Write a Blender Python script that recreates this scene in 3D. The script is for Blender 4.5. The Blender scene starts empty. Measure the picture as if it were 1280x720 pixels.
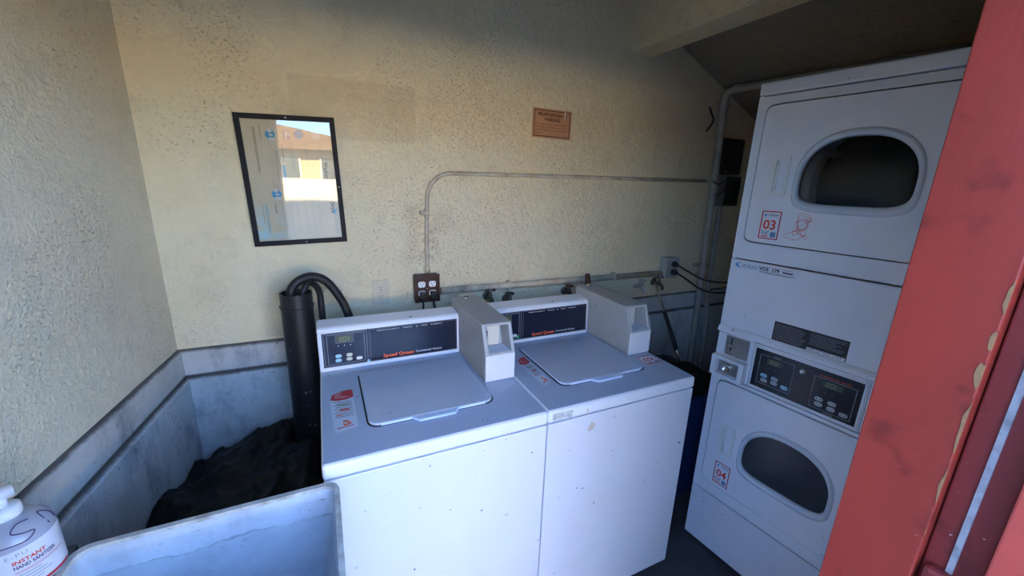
import bpy, bmesh, math, random
from mathutils import Vector, Matrix, noise as mnoise
random.seed(7)
sc = bpy.context.scene
C = sc.collection
PI = math.pi

# ------------------------------------------------------------------ camera
CAM = Vector((0.0476, -0.9617, 1.6124)); YAW, PITCH, ROLL, FPX = 0.4475, 0.2570, 0.0339, 500.3
_f = Vector((math.sin(YAW)*math.cos(PITCH), math.cos(YAW)*math.cos(PITCH), -math.sin(PITCH)))
_r = Vector((math.cos(YAW), -math.sin(YAW), 0)); _u = _r.cross(_f)
_r, _u = math.cos(ROLL)*_r + math.sin(ROLL)*_u, -math.sin(ROLL)*_r + math.cos(ROLL)*_u
cd = bpy.data.cameras.new('camera'); cam = bpy.data.objects.new('camera', cd); C.objects.link(cam)
cd.sensor_width = 36; cd.lens = FPX/1280*36; cd.clip_start = 0.02; cd.clip_end = 200
m = Matrix((_r, _u, -_f)).transposed().to_4x4(); m.translation = CAM; cam.matrix_world = m
sc.camera = cam
def _ray(x, y): return _f + _r*((x-640)/FPX) - _u*((y-360)/FPX)
def onx(x, y, X): d = _ray(x, y); return CAM + d*((X-CAM.x)/d.x)
def ony(x, y, Y): d = _ray(x, y); return CAM + d*((Y-CAM.y)/d.y)

# ------------------------------------------------------------------ sky, sun, exposure
SUN_EL, SUN_AZ = math.radians(42), math.radians(18)     # sun stands behind the building (over +Y)
w = bpy.data.worlds.new('world'); sc.world = w; w.use_nodes = True
nt = w.node_tree; nt.nodes.clear()
sky = nt.nodes.new('ShaderNodeTexSky'); sky.sky_type = 'NISHITA'; sky.sun_disc = False
sky.sun_elevation = SUN_EL; sky.sun_rotation = -SUN_AZ; sky.ozone_density = 3.0; sky.air_density = 1.0; sky.dust_density = 0.6
bg = nt.nodes.new('ShaderNodeBackground'); bg.inputs['Strength'].default_value = 0.40
wo = nt.nodes.new('ShaderNodeOutputWorld')
tint = nt.nodes.new('ShaderNodeMix'); tint.data_type = 'RGBA'; tint.blend_type = 'MULTIPLY'; tint.inputs[0].default_value = 1; tint.inputs[7].default_value = (.80, .96, 1.22, 1)   # clear deep blue sky
nt.links.new(sky.outputs[0], tint.inputs[6]); nt.links.new(tint.outputs[2], bg.inputs[0]); nt.links.new(bg.outputs[0], wo.inputs[0])
sd = bpy.data.lights.new('sun', 'SUN'); sd.energy = 20.0; sd.angle = 0.009; sd.color = (1, .82, .53)
sun = bpy.data.objects.new('sun', sd); C.objects.link(sun)
sdir = Vector((-math.sin(SUN_AZ)*math.cos(SUN_EL), math.cos(SUN_AZ)*math.cos(SUN_EL), math.sin(SUN_EL)))  # towards the sun
sun.rotation_euler = (-sdir).to_track_quat('-Z', 'Y').to_euler(); sun.location = (0, 0, 8)
vs = sc.view_settings
vs.view_transform = 'Standard'; vs.look = 'None'; vs.gamma = 1; vs.use_curve_mapping = False
vs.exposure = 2.48

# ------------------------------------------------------------------ materials
def newmat(name):
    mt = bpy.data.materials.new(name); mt.use_nodes = True
    n = mt.node_tree; b = n.nodes['Principled BSDF']
    return mt, n, b
def nd(n, t, **kw):
    o = n.nodes.new(t)
    for k, v in kw.items():
        if hasattr(o, k): setattr(o, k, v)
    return o
def coords(n, scale=(1, 1, 1)):
    tc = nd(n, 'ShaderNodeTexCoord'); mp = nd(n, 'ShaderNodeMapping'); mp.inputs['Scale'].default_value = scale
    n.links.new(tc.outputs['Object'], mp.inputs[0]); return mp.outputs[0]
def noise(n, vec, scale, detail=3, rough=.55):
    o = nd(n, 'ShaderNodeTexNoise'); o.inputs['Scale'].default_value = scale; o.inputs['Detail'].default_value = detail
    o.inputs['Roughness'].default_value = rough; n.links.new(vec, o.inputs['Vector']); return o.outputs[0]
def ramp(n, v, lo, hi, a=0., b=1.):
    o = nd(n, 'ShaderNodeMapRange'); o.inputs['From Min'].default_value = lo; o.inputs['From Max'].default_value = hi
    o.inputs['To Min'].default_value = a; o.inputs['To Max'].default_value = b; n.links.new(v, o.inputs['Value']); return o.outputs[0]
def mix(n, fac, a, b):
    o = nd(n, 'ShaderNodeMix'); o.data_type = 'RGBA'
    for k, v in ((0, fac), (6, a), (7, b)):
        if isinstance(v, (int, float)): o.inputs[k].default_value = v
        elif isinstance(v, tuple): o.inputs[k].default_value = (*v, 1) if len(v) == 3 else v
        else: n.links.new(v, o.inputs[k])
    return o.outputs[2]
def math_(n, op, a, b=None):
    o = nd(n, 'ShaderNodeMath'); o.operation = op
    for k, v in ((0, a), (1, b)):
        if v is None: continue
        if isinstance(v, (int, float)): o.inputs[k].default_value = v
        else: n.links.new(v, o.inputs[k])
    return o.outputs[0]
def bumpn(n, b, h, strength=.3, dist=.01):
    o = nd(n, 'ShaderNodeBump'); o.inputs['Strength'].default_value = strength; o.inputs['Distance'].default_value = dist
    n.links.new(h, o.inputs['Height']); n.links.new(o.outputs[0], b.inputs['Normal'])
_MC = {}
def M(name, col, rough=.5, metal=0., dark=None, amt=0., scale=6., spots=0., spotcol=(.06, .05, .045), sscale=40., bump=0., bscale=120., emit=0.):
    if name in _MC: return _MC[name]
    mt, n, b = newmat(name); _MC[name] = mt
    b.inputs['Roughness'].default_value = rough; b.inputs['Metallic'].default_value = metal
    c = None
    if amt or spots or bump: v = coords(n)
    if amt:
        f = ramp(n, noise(n, v, scale, 5, .65), .42, .72, 0, amt); c = mix(n, f, col, dark or tuple(x*.55 for x in col))
    if spots:
        f = ramp(n, noise(n, v, sscale, 2, .5), .74-spots*.1, .77-spots*.1, 0, .85)
        g = ramp(n, noise(n, v, sscale*.13, 2, .5), .45, .6); f = math_(n, 'MULTIPLY', f, g)
        c = mix(n, f, c if c else col, spotcol)
    if c: n.links.new(c, b.inputs['Base Color'])
    else: b.inputs['Base Color'].default_value = (*col, 1)
    if bump: bumpn(n, b, noise(n, v, bscale, 3), bump, .004)
    if emit: b.inputs['Emission Color'].default_value = (*col, 1); b.inputs['Emission Strength'].default_value = emit
    return mt

def boxmask(n, v, x0, x1, z0, z1, soft=.01):
    s = nd(n, 'ShaderNodeSeparateXYZ'); n.links.new(v, s.inputs[0])
    a = ramp(n, s.outputs[0], x0-soft, x0+soft); b_ = ramp(n, s.outputs[0], x1-soft, x1+soft, 1, 0)
    c = ramp(n, s.outputs[2], z0-soft, z0+soft); d = ramp(n, s.outputs[2], z1-soft, z1+soft, 1, 0)
    return math_(n, 'MULTIPLY', math_(n, 'MULTIPLY', a, b_), math_(n, 'MULTIPLY', c, d))
def stucco(name, col, patches=(), coarse=1.):
    mt, n, b = newmat(name); v = coords(n)
    b.inputs['Roughness'].default_value = .86; b.inputs['Specular IOR Level'].default_value = .25
    big = ramp(n, noise(n, v, 1.7, 4, .6), .40, .68, 0, .40)
    c = mix(n, big, col, tuple(x*y for x, y in zip(col, (.80, .76, .66))))
    mid = ramp(n, noise(n, v, 9, 6, .7), .52, .75, 0, .35); c = mix(n, mid, c, tuple(x*.62 for x in col))
    for (x0, x1, z0, z1, soft, pc, k, rag) in patches:
        f = boxmask(n, v, x0, x1, z0, z1, soft)
        if rag: f = math_(n, 'MULTIPLY', f, ramp(n, noise(n, v, rag, 4, .7), .45, .62))
        c = mix(n, math_(n, 'MULTIPLY', f, k), c, pc)
    hv = coords(n, (1, 1, 2.1))
    pits = noise(n, hv, 80*coarse, 3, .6)
    region = ramp(n, noise(n, v, 2.4, 3, .6), .42, .62)
    pm = math_(n, 'MULTIPLY', ramp(n, pits, .60, .67), region)
    c = mix(n, math_(n, 'MULTIPLY', pm, .50), c, tuple(x*.22 for x in col))
    n.links.new(c, b.inputs['Base Color'])
    grain = noise(n, v, 95*coarse, 4, .6); lump = noise(n, v, 30*coarse, 3, .5)
    h = math_(n, 'ADD', math_(n, 'MULTIPLY', grain, .6), math_(n, 'MULTIPLY', lump, .9))
    h = math_(n, 'SUBTRACT', h, math_(n, 'MULTIPLY', pm, .9))
    bumpn(n, b, h, .9, .009)
    return mt
CREAM = (.82, .715, .49)
m_wall_back = stucco('stucco_back', CREAM, [
    (-.025, .451, 1.763, 1.985, .004, (.56, .45, .28), .30, 0),
    (.395, .455, 1.24, 1.50, .025, (.24, .12, .07), .55, 110),
    (.52, .62, 1.38, 1.48, .03, (.30, .20, .13), .4, 120),
    (.46, .54, 1.24, 1.42, .02, (.25, .18, .12), .5, 40)])
m_wall = stucco('stucco_side', (.78, .70, .53), (), 1.15)
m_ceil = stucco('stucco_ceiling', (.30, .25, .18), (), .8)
m_beam = stucco('stucco_beam', (.78, .67, .42), (), 1.2)
def ledge_mat(name, tops):
    mt, n, b = newmat(name); v = coords(n); b.inputs['Roughness'].default_value = .8
    col = (.55, .55, .53)
    c = mix(n, ramp(n, noise(n, v, 5, 6, .7), .42, .72, 0, .6), col, (.33, .32, .30))
    pm = ramp(n, noise(n, coords(n, (1, 1, .8)), 55, 3, .7), .62, .68); rg = ramp(n, noise(n, v, 3.3, 3, .6), .48, .62)
    bl_ = ramp(n, noise(n, coords(n, (1, 1, .5)), 7, 6, .75), .50, .66, 0, .55); c = mix(n, bl_, c, (.12, .13, .15))
    c = mix(n, math_(n, 'MULTIPLY', math_(n, 'MULTIPLY', pm, rg), .85), c, (.05, .05, .05))
    s = nd(n, 'ShaderNodeSeparateXYZ'); n.links.new(v, s.inputs[0])
    for t in tops:
        wob = math_(n, 'ADD', s.outputs[2], ramp(n, noise(n, v, 14, 4, .7), 0, 1, -.008, .008))
        f = math_(n, 'MULTIPLY', ramp(n, wob, t-.014, t-.005), ramp(n, s.outputs[2], t+.004, t+.010, 1, 0))
        c = mix(n, math_(n, 'MULTIPLY', f, .9), c, (.055, .045, .04))
    n.links.new(c, b.inputs['Base Color']); bumpn(n, b, noise(n, v, 70, 4, .65), .5, .005)
    return mt
m_ledge = ledge_mat('ledge_paint', (.938, .826))

m_white = M('appliance_white', (.80, .80, .81), .32, 0, (.62, .61, .62), .35, 3., spots=.02, sscale=55)
m_front = M('appliance_front', (.72, .715, .735), .42, 0, (.66, .63, .63), .55, 2.6, spots=.35, sscale=38)
m_deck_shade = M('washer_deck_shade', (.42, .49, .60), .30, 0, (.34, .40, .49), .4, 4., spots=.4, sscale=50)  # dimmer light on the upward washer face put into the colour
m_lid_shade = M('washer_lid_shade', (.48, .54, .64), .27, 0, (.40, .45, .53), .35, 5., spots=.3, sscale=45)  # lid colour carries the same top-face shade
m_lip = M('lid_lip', (.55, .68, .85), .35)
m_case = M('meter_case', (.40, .395, .375), .45, 0, (.32, .31, .29), .4, 9., spots=.3, sscale=70)
m_gap = M('dark_gap', (.015, .015, .017), .8)
m_panel = M('console_panel', (.012, .015, .030), .16)
m_blackpanel = M('black_panel', (.008, .008, .010), .22)
m_print = M('white_print', (.75, .75, .78), .5)
m_greyprint = M('grey_print', (.34, .34, .36), .5)
m_red = M('red_print', (.75, .07, .04), .45)
m_redlabel = M('red_label', (.55, .02, .03), .4)
m_orange = M('logo_orange', (.85, .13, .04), .45)
m_blue = M('blue_print', (.02, .24, .50), .5)
m_ink = M('dark_ink', (.03, .03, .045), .5)
m_brownink = M('brown_ink', (.16, .09, .06), .6)
m_paperwhite = M('sticker_white', (.78, .78, .80), .45)
m_bluegrey = M('sticker_pale', (.60, .66, .74), .45)
m_lcd = M('lcd_glass', (.075, .085, .055), .25)
m_lcdseg = M('lcd_segment', (.26, .25, .10), .4)
m_button = M('panel_button', (.42, .45, .46), .4)
m_buttonblue = M('panel_button_blue', (.38, .62, .70), .35)
m_buttontan = M('panel_button_tan', (.62, .60, .47), .4)
m_chrome = M('chrome', (.75, .75, .76), .22, 1.)
m_steel = M('brushed_steel', (.50, .50, .49), .38, 1., (.28, .27, .26), .5, 12)
m_drum = M('drum_steel', (.82, .82, .82), .30, .25)
m_green = M('green_lamp', (.03, .42, .16), .3)
m_ring = M('window_ring', (.62, .64, .66), .35)
m_handle = M("door_pull", (.78, .77, .72), .4)
m_black = M('black_plastic', (.012, .012, .013), .45)
m_rubber = M('black_rubber', (.009, .009, .010), .55, 0, (.025, .025, .025), .4, 20)
m_abs = M('abs_pipe', (.007, .007, .009), .42, 0, (.03, .03, .034), .35, 14, spots=.6, spotcol=(.3, .3, .3), sscale=60)
m_bag = M('bag_film', (.003, .003, .0035), .55, 0, bump=.35, bscale=28); m_bag.node_tree.nodes['Principled BSDF'].inputs['Specular IOR Level'].default_value = .25
m_bin = M('blue_plastic', (.006, .024, .085), .5)
m_pipe = M('painted_pipe', (.64, .56, .42), .55, 0, (.20, .14, .09), .75, 14)
m_pipegrey = M('painted_pipe_grey', (.42, .40, .35), .6, 0, (.2, .17, .13), .6, 10)
m_brownbox = M('brown_enamel', (.050, .016, .010), .33, 0, (.02, .008, .006), .5, 30)
m_outlet = M('outlet_ivory', (.66, .58, .42), .45, 0, (.5, .43, .3), .3, 30)
m_outwhite = M('outlet_white', (.86, .86, .84), .35)
m_galv = M('grey_box', (.46, .47, .46), .5, .2, (.3, .3, .29), .5, 18)
m_elec = M('black_enamel_box', (.016, .014, .016), .5)
m_elecgrey = M('dull_grey_box', (.22, .20, .17), .6)
m_brass = M('tarnished_brass', (.13, .11, .08), .5, .6, (.05, .05, .045), .7, 40)
m_rust = M('rusty_iron', (.12, .045, .025), .8, .1, (.05, .025, .018), .6, 40)
m_sink = M('sink_paint', (.66, .70, .74), .55, 0, (.38, .42, .46), .75, 4.5, spots=.3, spotcol=(.16, .16, .18), sscale=48, bump=.3, bscale=60)
def sink_mat():
    mt, n, b = newmat('sink_enamel'); v = coords(n); b.inputs['Roughness'].default_value = .5
    c = mix(n, ramp(n, noise(n, v, 5, 6, .72), .42, .70, 0, .75), (.58, .61, .65), (.30, .33, .37))
    s = nd(n, 'ShaderNodeSeparateXYZ'); n.links.new(v, s.inputs[0])
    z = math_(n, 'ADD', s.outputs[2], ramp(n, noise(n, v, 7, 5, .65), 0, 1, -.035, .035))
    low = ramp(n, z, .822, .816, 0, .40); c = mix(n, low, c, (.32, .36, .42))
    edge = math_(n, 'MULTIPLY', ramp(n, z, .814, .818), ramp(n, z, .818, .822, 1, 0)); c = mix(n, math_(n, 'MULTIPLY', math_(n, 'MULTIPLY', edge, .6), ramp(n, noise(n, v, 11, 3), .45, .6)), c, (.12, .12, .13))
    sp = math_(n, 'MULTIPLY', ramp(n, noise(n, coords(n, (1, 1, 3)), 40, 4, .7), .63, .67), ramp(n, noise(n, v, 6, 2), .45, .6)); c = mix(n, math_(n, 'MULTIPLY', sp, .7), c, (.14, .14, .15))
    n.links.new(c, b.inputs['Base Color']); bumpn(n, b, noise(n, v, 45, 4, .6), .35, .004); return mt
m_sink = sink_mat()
m_rim = M('sink_rim', (.62, .60, .54), .6, 0, (.22, .19, .15), .8, 26)
m_grime = M('grime', (.035, .035, .045), .8, 0, (.16, .15, .14), .7, 30, bump=.5, bscale=60)
m_frame = M('poster_frame', (.010, .008, .011), .55); m_frame.node_tree.nodes['Principled BSDF'].inputs['Specular IOR Level'].default_value = .2
m_bronze = M('bronze_plate', (.56, .30, .165), .42, 0, (.42, .22, .12), .35, 12)
m_bronzedark = M('bronze_ink', (.10, .03, .018), .5)
m_wood = M('bare_wood', (.34, .17, .065), .8, 0, (.14, .08, .04), .6, 60)
m_pump = M('pump_white', (.82, .80, .81), .35)
m_casing = M('casing_red', (.52, .07, .045), .5, 0, (.35, .04, .03), .5, 9)
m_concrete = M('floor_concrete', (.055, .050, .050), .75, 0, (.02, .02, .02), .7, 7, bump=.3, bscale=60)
m_pave = M('pavement', (.20, .19, .175), .9, 0, (.30, .27, .23), .5, 2, bump=.3, bscale=40)
m_facade = M('facade_tan', (.62, .47, .28), .9, 0, (.52, .40, .25), .4, 1.5)
m_gardenwall = M('garden_wall_white', (.82, .78, .68), .9, 0, (.7, .66, .56), .4, 2)
m_roofing = M('roofing', (.20, .12, .08), .9)
m_winglass = M('window_glass', (.10, .12, .14), .08)

def red_mat(name, col, dk):
    mt, n, b = newmat(name); v = coords(n, (1, 1, .35)); v2 = coords(n)
    b.inputs['Roughness'].default_value = .48
    c = mix(n, ramp(n, noise(n, v, 5, 5, .6), .42, .66, 0, .7), col, dk)
    st = ramp(n, noise(n, v2, 13, 3, .6), .58, .66, 0, .6); c = mix(n, st, c, tuple(x*.40 for x in col))
    sp = ramp(n, noise(n, v2, 120, 2, .5), .76, .79, 0, .6); c = mix(n, sp, c, (.55, .45, .42))
    n.links.new(c, b.inputs['Base Color'])
    g = noise(n, coords(n, (1, 1, .06)), 160, 3, .6)
    bumpn(n, b, math_(n, 'ADD', math_(n, 'MULTIPLY', g, .5), noise(n, v2, 22, 3)), .16, .003)
    return mt
m_redpost = red_mat('red_post', (.33, .033, .017), (.21, .024, .014))
m_reddark = red_mat('red_jamb', (.21, .021, .016), (.15, .016, .013))

def glass_mat(name, tint, rough=.02, ior=1.5):
    mt = bpy.data.materials.new(name); mt.use_nodes = True; n = mt.node_tree; n.nodes.clear()
    o = nd(n, 'ShaderNodeOutputMaterial'); t = nd(n, 'ShaderNodeBsdfTransparent'); g = nd(n, 'ShaderNodeBsdfGlossy')
    fr = nd(n, 'ShaderNodeFresnel'); mx = nd(n, 'ShaderNodeMixShader')
    t.inputs[0].default_value = (*tint, 1); g.inputs['Roughness'].default_value = rough; fr.inputs[0].default_value = ior
    n.links.new(fr.outputs[0], mx.inputs[0]); n.links.new(t.outputs[0], mx.inputs[1]); n.links.new(g.outputs[0], mx.inputs[2])
    n.links.new(mx.outputs[0], o.inputs[0]); return mt
m_glass = glass_mat('poster_glass', (.97, .98, .98), .01, 1.5)
m_dryglass = glass_mat('dryer_glass', (.88, .88, .88), .03, 1.5)
m_lowglass = M('dusty_glass', (.035, .037, .040), .28)
m_bottle = M('sanitizer_clear', (.62, .62, .70), .18)
m_bottle.node_tree.nodes['Principled BSDF'].inputs['Transmission Weight'].default_value = .35
def paper_mat():
    mt, n, b = newmat('poster_paper'); v = coords(n); b.inputs['Roughness'].default_value = .7
    c = mix(n, ramp(n, noise(n, v, 8, 4), .4, .65, 0, .5), (.60, .51, .36), (.50, .41, .28))
    s = nd(n, 'ShaderNodeSeparateXYZ'); n.links.new(v, s.inputs[0])
    k = math_(n, 'MULTIPLY', ramp(n, s.outputs[2], -.06, -.2), ramp(n, s.outputs[0], -.02, -.13))
    k = math_(n, 'MULTIPLY', k, ramp(n, noise(n, v, 26, 3), .38, .6)); c = mix(n, k, c, (.36, .62, .72))
    n.links.new(c, b.inputs['Base Color']); return mt
m_paper = paper_mat()

# ------------------------------------------------------------------ builders
def link(name, me, mt, parent=None, smooth=False):
    o = bpy.data.objects.new(name, me); C.objects.link(o)
    if mt: me.materials.append(mt)
    if parent: o.parent = parent
    if smooth:
        for p in me.polygons: p.use_smooth = True
    return o
def obj(name, bm, mt, parent=None, smooth=False, recalc=True):
    if recalc: bmesh.ops.recalc_face_normals(bm, faces=bm.faces)
    me = bpy.data.meshes.new(name); bm.to_mesh(me); bm.free()
    return link(name, me, mt, parent, smooth)
def tag(o, label=None, cat=None, group=None, kind=None):
    if label: o['label'] = label
    if cat: o['category'] = cat
    if group: o['group'] = group
    if kind: o['kind'] = kind
    return o
def thing(name, label, cat, loc=(0, 0, 0), rot=(0, 0, 0), group=None, kind=None):
    o = bpy.data.objects.new(name, None); C.objects.link(o); o.empty_display_size = .05
    o.location = loc; o.rotation_euler = rot; return tag(o, label, cat, group, kind)
def struct(o, label=None): o['kind'] = 'structure'; return tag(o, label)
def box(bm, x0, x1, y0, y1, z0, z1, bev=0., seg=2):
    vs_ = [bm.verts.new((x, y, z)) for x in (x0, x1) for y in (y0, y1) for z in (z0, z1)]
    q = [(0, 1, 3, 2), (4, 6, 7, 5), (0, 4, 5, 1), (2, 3, 7, 6), (0, 2, 6, 4), (1, 5, 7, 3)]
    fs = [bm.faces.new([vs_[i] for i in f]) for f in q]
    if bev:
        es = list({e for f in fs for e in f.edges})
        bmesh.ops.bevel(bm, geom=es, offset=bev, segments=seg, profile=.5, affect='EDGES')
def bx(name, d, mt, parent=None, bev=0., seg=2):
    bm = bmesh.new(); box(bm, *d, bev, seg); return obj(name, bm, mt, parent)
def prism(bm, pts, axis, a, b):
    """polygon pts (2D) extruded along axis between a and b; axis 0:x (pts y,z) 1:y (pts x,z) 2:z (pts x,y)"""
    def P(p, t): return {0: (t, p[0], p[1]), 1: (p[0], t, p[1]), 2: (p[0], p[1], t)}[axis]
    A = [bm.verts.new(P(p, a)) for p in pts]; B = [bm.verts.new(P(p, b)) for p in pts]
    fs = [bm.faces.new(A), bm.faces.new(B[::-1])]
    for i in range(len(pts)):
        j = (i+1) % len(pts); fs.append(bm.faces.new((A[i], B[i], B[j], A[j])))
    return fs
def tube(bm, pts, r, seg=12, caps=True):
    pts = [Vector(p) for p in pts]; n = len(pts)
    rr = r if isinstance(r, (list, tuple)) else [r]*n
    T = [((pts[min(i+1, n-1)]-pts[max(i-1, 0)]).normalized()) for i in range(n)]
    up = Vector((0, 0, 1)) if abs(T[0].z) < .9 else Vector((1, 0, 0))
    N = (up - T[0]*up.dot(T[0])).normalized(); rings = []
    for i in range(n):
        N = (N - T[i]*N.dot(T[i])).normalized(); B = T[i].cross(N)
        rings.append([bm.verts.new(pts[i] + (N*math.cos(2*PI*k/seg) + B*math.sin(2*PI*k/seg))*rr[i]) for k in range(seg)])
    for i in range(n-1):
        for k in range(seg):
            bm.faces.new((rings[i][k], rings[i][(k+1) % seg], rings[i+1][(k+1) % seg], rings[i+1][k]))
    if caps: bm.faces.new(rings[0][::-1]); bm.faces.new(rings[-1])
def spline(ctrl, n=8):
    P = [Vector(p) for p in ctrl]; P = [P[0]*2-P[1]] + P + [P[-1]*2-P[-2]]; out = []
    for i in range(1, len(P)-2):
        for k in range(n):
            t = k/n
            out.append(.5*((2*P[i]) + (P[i+1]-P[i-1])*t + (2*P[i-1]-5*P[i]+4*P[i+1]-P[i+2])*t*t + (3*P[i]-P[i-1]-3*P[i+1]+P[i+2])*t**3))
    out.append(P[-2]); return out
def tb(name, pts, r, mt, parent=None, seg=12, sp=0):
    bm = bmesh.new()
    if sp:
        P = spline(pts, sp)
        if isinstance(r, (list, tuple)):
            r = [r[min(len(r)-1, i//sp)]*(1-(i % sp)/sp)+r[min(len(r)-1, i//sp+1)]*((i % sp)/sp) for i in range(len(P))]
        pts = P
    tube(bm, pts, r, seg); return obj(name, bm, mt, parent, True)
def lathe(name, prof, mt, parent=None, seg=32, center=(0, 0, 0), axis='z'):
    bm = bmesh.new(); rings = []
    for (r, h) in prof:
        ring = []
        for k in range(seg):
            a = 2*PI*k/seg; x, y = r*math.cos(a), r*math.sin(a)
            p = (x, y, h) if axis == 'z' else ((x, h, y) if axis == 'y' else (h, x, y))
            ring.append(bm.verts.new(Vector(center)+Vector(p)))
        rings.append(ring)
    for i in range(len(rings)-1):
        for k in range(seg): bm.faces.new((rings[i][k], rings[i][(k+1) % seg], rings[i+1][(k+1) % seg], rings[i+1][k]))
    bm.faces.new(rings[0][::-1]); bm.faces.new(rings[-1])
    o = obj(name, bm, mt, parent, True); return o
def sharp(o, ang=35):
    md = o.modifiers.new('edge', 'EDGE_SPLIT'); md.split_angle = math.radians(ang); return o
# flat print: polygons laid on a plane. frame: function (u,v)->Vector, thickness along n
def plate(name, pts, to3, nrm, t, mt, parent):
    bm = bmesh.new(); n = Vector(nrm)*t
    A = [bm.verts.new(Vector(to3(*p))) for p in pts]; B = [bm.verts.new(Vector(to3(*p))+n) for p in pts]
    bm.faces.new(A[::-1]); bm.faces.new(B)
    for i in range(len(pts)):
        j = (i+1) % len(pts); bm.faces.new((A[i], A[j], B[j], B[i]))
    return obj(name, bm, mt, parent)
def plates(name, polys, to3, nrm, t, mt, parent, off=0.):
    bm = bmesh.new(); n = Vector(nrm)*t; o = Vector(nrm)*off
    for pts in polys:
        A = [bm.verts.new(Vector(to3(*p))+o) for p in pts]; B = [bm.verts.new(Vector(to3(*p))+o+n) for p in pts]
        bm.faces.new(A[::-1]); bm.faces.new(B)
        for i in range(len(pts)):
            j = (i+1) % len(pts); bm.faces.new((A[i], A[j], B[j], B[i]))
    return obj(name, bm, mt, parent)
def rect(u0, u1, v0, v1): return [(u0, v0), (u1, v0), (u1, v1), (u0, v1)]
def rrect(u0, u1, v0, v1, r, n=4):
    out = []
    for cx, cy, a in ((u1-r, v0+r, -PI/2), (u1-r, v1-r, 0), (u0+r, v1-r, PI/2), (u0+r, v0+r, PI)):
        for k in range(n+1): t = a+PI/2*k/n; out.append((cx+r*math.cos(t), cy+r*math.sin(t)))
    return out
def circ(u, v, r, n=20, ry=None): return [(u+r*math.cos(2*PI*k/n), v+(ry or r)*math.sin(2*PI*k/n)) for k in range(n)]
def outline(u0, u1, v0, v1, t): return [rect(u0, u1, v0, v0+t), rect(u0, u1, v1-t, v1), rect(u0, u0+t, v0, v1), rect(u1-t, u1, v0, v1)]
def text2d(body, size, bold=0., shear=0., align='LEFT', spacing=1., width=None):
    cu = bpy.data.curves.new('t', 'FONT'); cu.body = body; cu.size = size; cu.offset = bold; cu.shear = shear
    cu.align_x = align; cu.space_character = spacing; cu.resolution_u = 2; cu.fill_mode = 'FRONT'
    o = bpy.data.objects.new('t', cu); C.objects.link(o)
    dg = bpy.context.evaluated_depsgraph_get(); me = bpy.data.meshes.new_from_object(o.evaluated_get(dg))
    bpy.data.objects.remove(o); bpy.data.curves.remove(cu)
    if width and len(me.vertices):
        xs = [v.co.x for v in me.vertices]; k = width/max(1e-6, max(xs)-min(xs))
        for v in me.vertices: v.co.x *= k
    return me
def text(name, body, size, to3, u, v, mt, parent, off=.0012, nrm=(0, -1, 0), rot=0., **kw):
    me = text2d(body, size, **kw); c, s = math.cos(rot), math.sin(rot); n = Vector(nrm)*off
    for p in me.vertices:
        x, y = p.co.x, p.co.y; p.co = Vector(to3(u+x*c-y*s, v+x*s+y*c))+n
    return link(name, me, mt, parent)
def fineprint(rows, rng, gap=.25):
    """rows of broken dashes: (u0,u1,v,h)"""
    out = []
    for (u0, u1, v, h) in rows:
        u = u0
        while u < u1:
            l = rng.uniform(1.5, 5)*h; out.append(rect(u, min(u+l, u1), v, v+h)); u += l+h*rng.uniform(.6, 1.2)
    return out
def srad(dx, dz, hl, hr, ht, hb, et, eb):
    a = hr if dx > 0 else hl; b, e = (ht, et) if dz > 0 else (hb, eb)
    return (abs(dx/a)**e + abs(dz/b)**e)**(-1/e)
def rectrad(dx, dz, hl, hr, ht, hb):
    c = []
    if abs(dx) > 1e-9: c.append((hr if dx > 0 else hl)/abs(dx))
    if abs(dz) > 1e-9: c.append((ht if dz > 0 else hb)/abs(dz))
    return min(c)
def annulus(name, cx, cz, fo, fi, y0, y1, mt, parent, angs, smooth=False):
    bm = bmesh.new(); L = []
    for a in angs:
        dx, dz = math.cos(a), math.sin(a); ro, ri = fo(dx, dz), fi(dx, dz)
        L.append([bm.verts.new((cx+dx*r, y, cz+dz*r)) for r, y in ((ro, y0), (ri, y0), (ri, y1), (ro, y1))])
    for i in range(len(L)):
        A, B = L[i], L[(i+1) % len(L)]
        for k in range(4): bm.faces.new((A[k], A[(k+1) % 4], B[(k+1) % 4], B[k]))
    return obj(name, bm, mt, parent, smooth)

# ------------------------------------------------------------------ the setting
WB = .90                                    # back wall plane
def wl(y): return -.5002 - .1048*(WB-y)      # left wall plane
def roofz(x): return 2.215 - .448*(x-2.295)
XR = 2.78; YF = -.73; YO = -.87
bm = bmesh.new(); prism(bm, [(-.85, -.1), (XR+.15, -.1), (XR+.15, roofz(XR+.15)), (-.85, roofz(-.85))], 1, WB, WB+.18)
struct(obj('wall_back', bm, m_wall_back), 'cream rough stucco wall behind the two washers')
bm = bmesh.new(); prism(bm, [(wl(YO), YO), (wl(WB), WB), (wl(WB)-.2, WB), (wl(YO)-.2, YO)], 2, -.1, 3.42)
struct(obj('wall_left', bm, m_wall), 'grey cream stucco side wall above the sink')
struct(bx('wall_right', (XR, XR+.15, YO, WB, -.1, roofz(XR+.15)), m_wall), 'stucco side wall in the dark behind the dryers')
bm = bmesh.new()
box(bm, wl(YF)-.15, -.25, YO+.01, YF, -.1, 3.2); box(bm, .75, XR+.15, YO+.01, YF, -.1, roofz(XR+.15)); 
prism(bm, [(-.25, 2.08), (.75, 2.08), (.75, roofz(.75)), (-.25, roofz(-.25))], 1, YO+.01, YF)
prism(bm, [(.75, roofz(XR+.15)), (XR+.15, roofz(XR+.15)), (.75, roofz(.75))], 1, YO+.01, YF)
prism(bm, [(wl(YF)-.15, 3.2), (-.25, 3.2), (-.25, roofz(-.25)), (wl(YF)-.15, roofz(wl(YF)-.15))], 1, YO+.01, YF)
struct(obj('wall_front', bm, m_wall), 'wall with the open doorway facing the washers')
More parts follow.
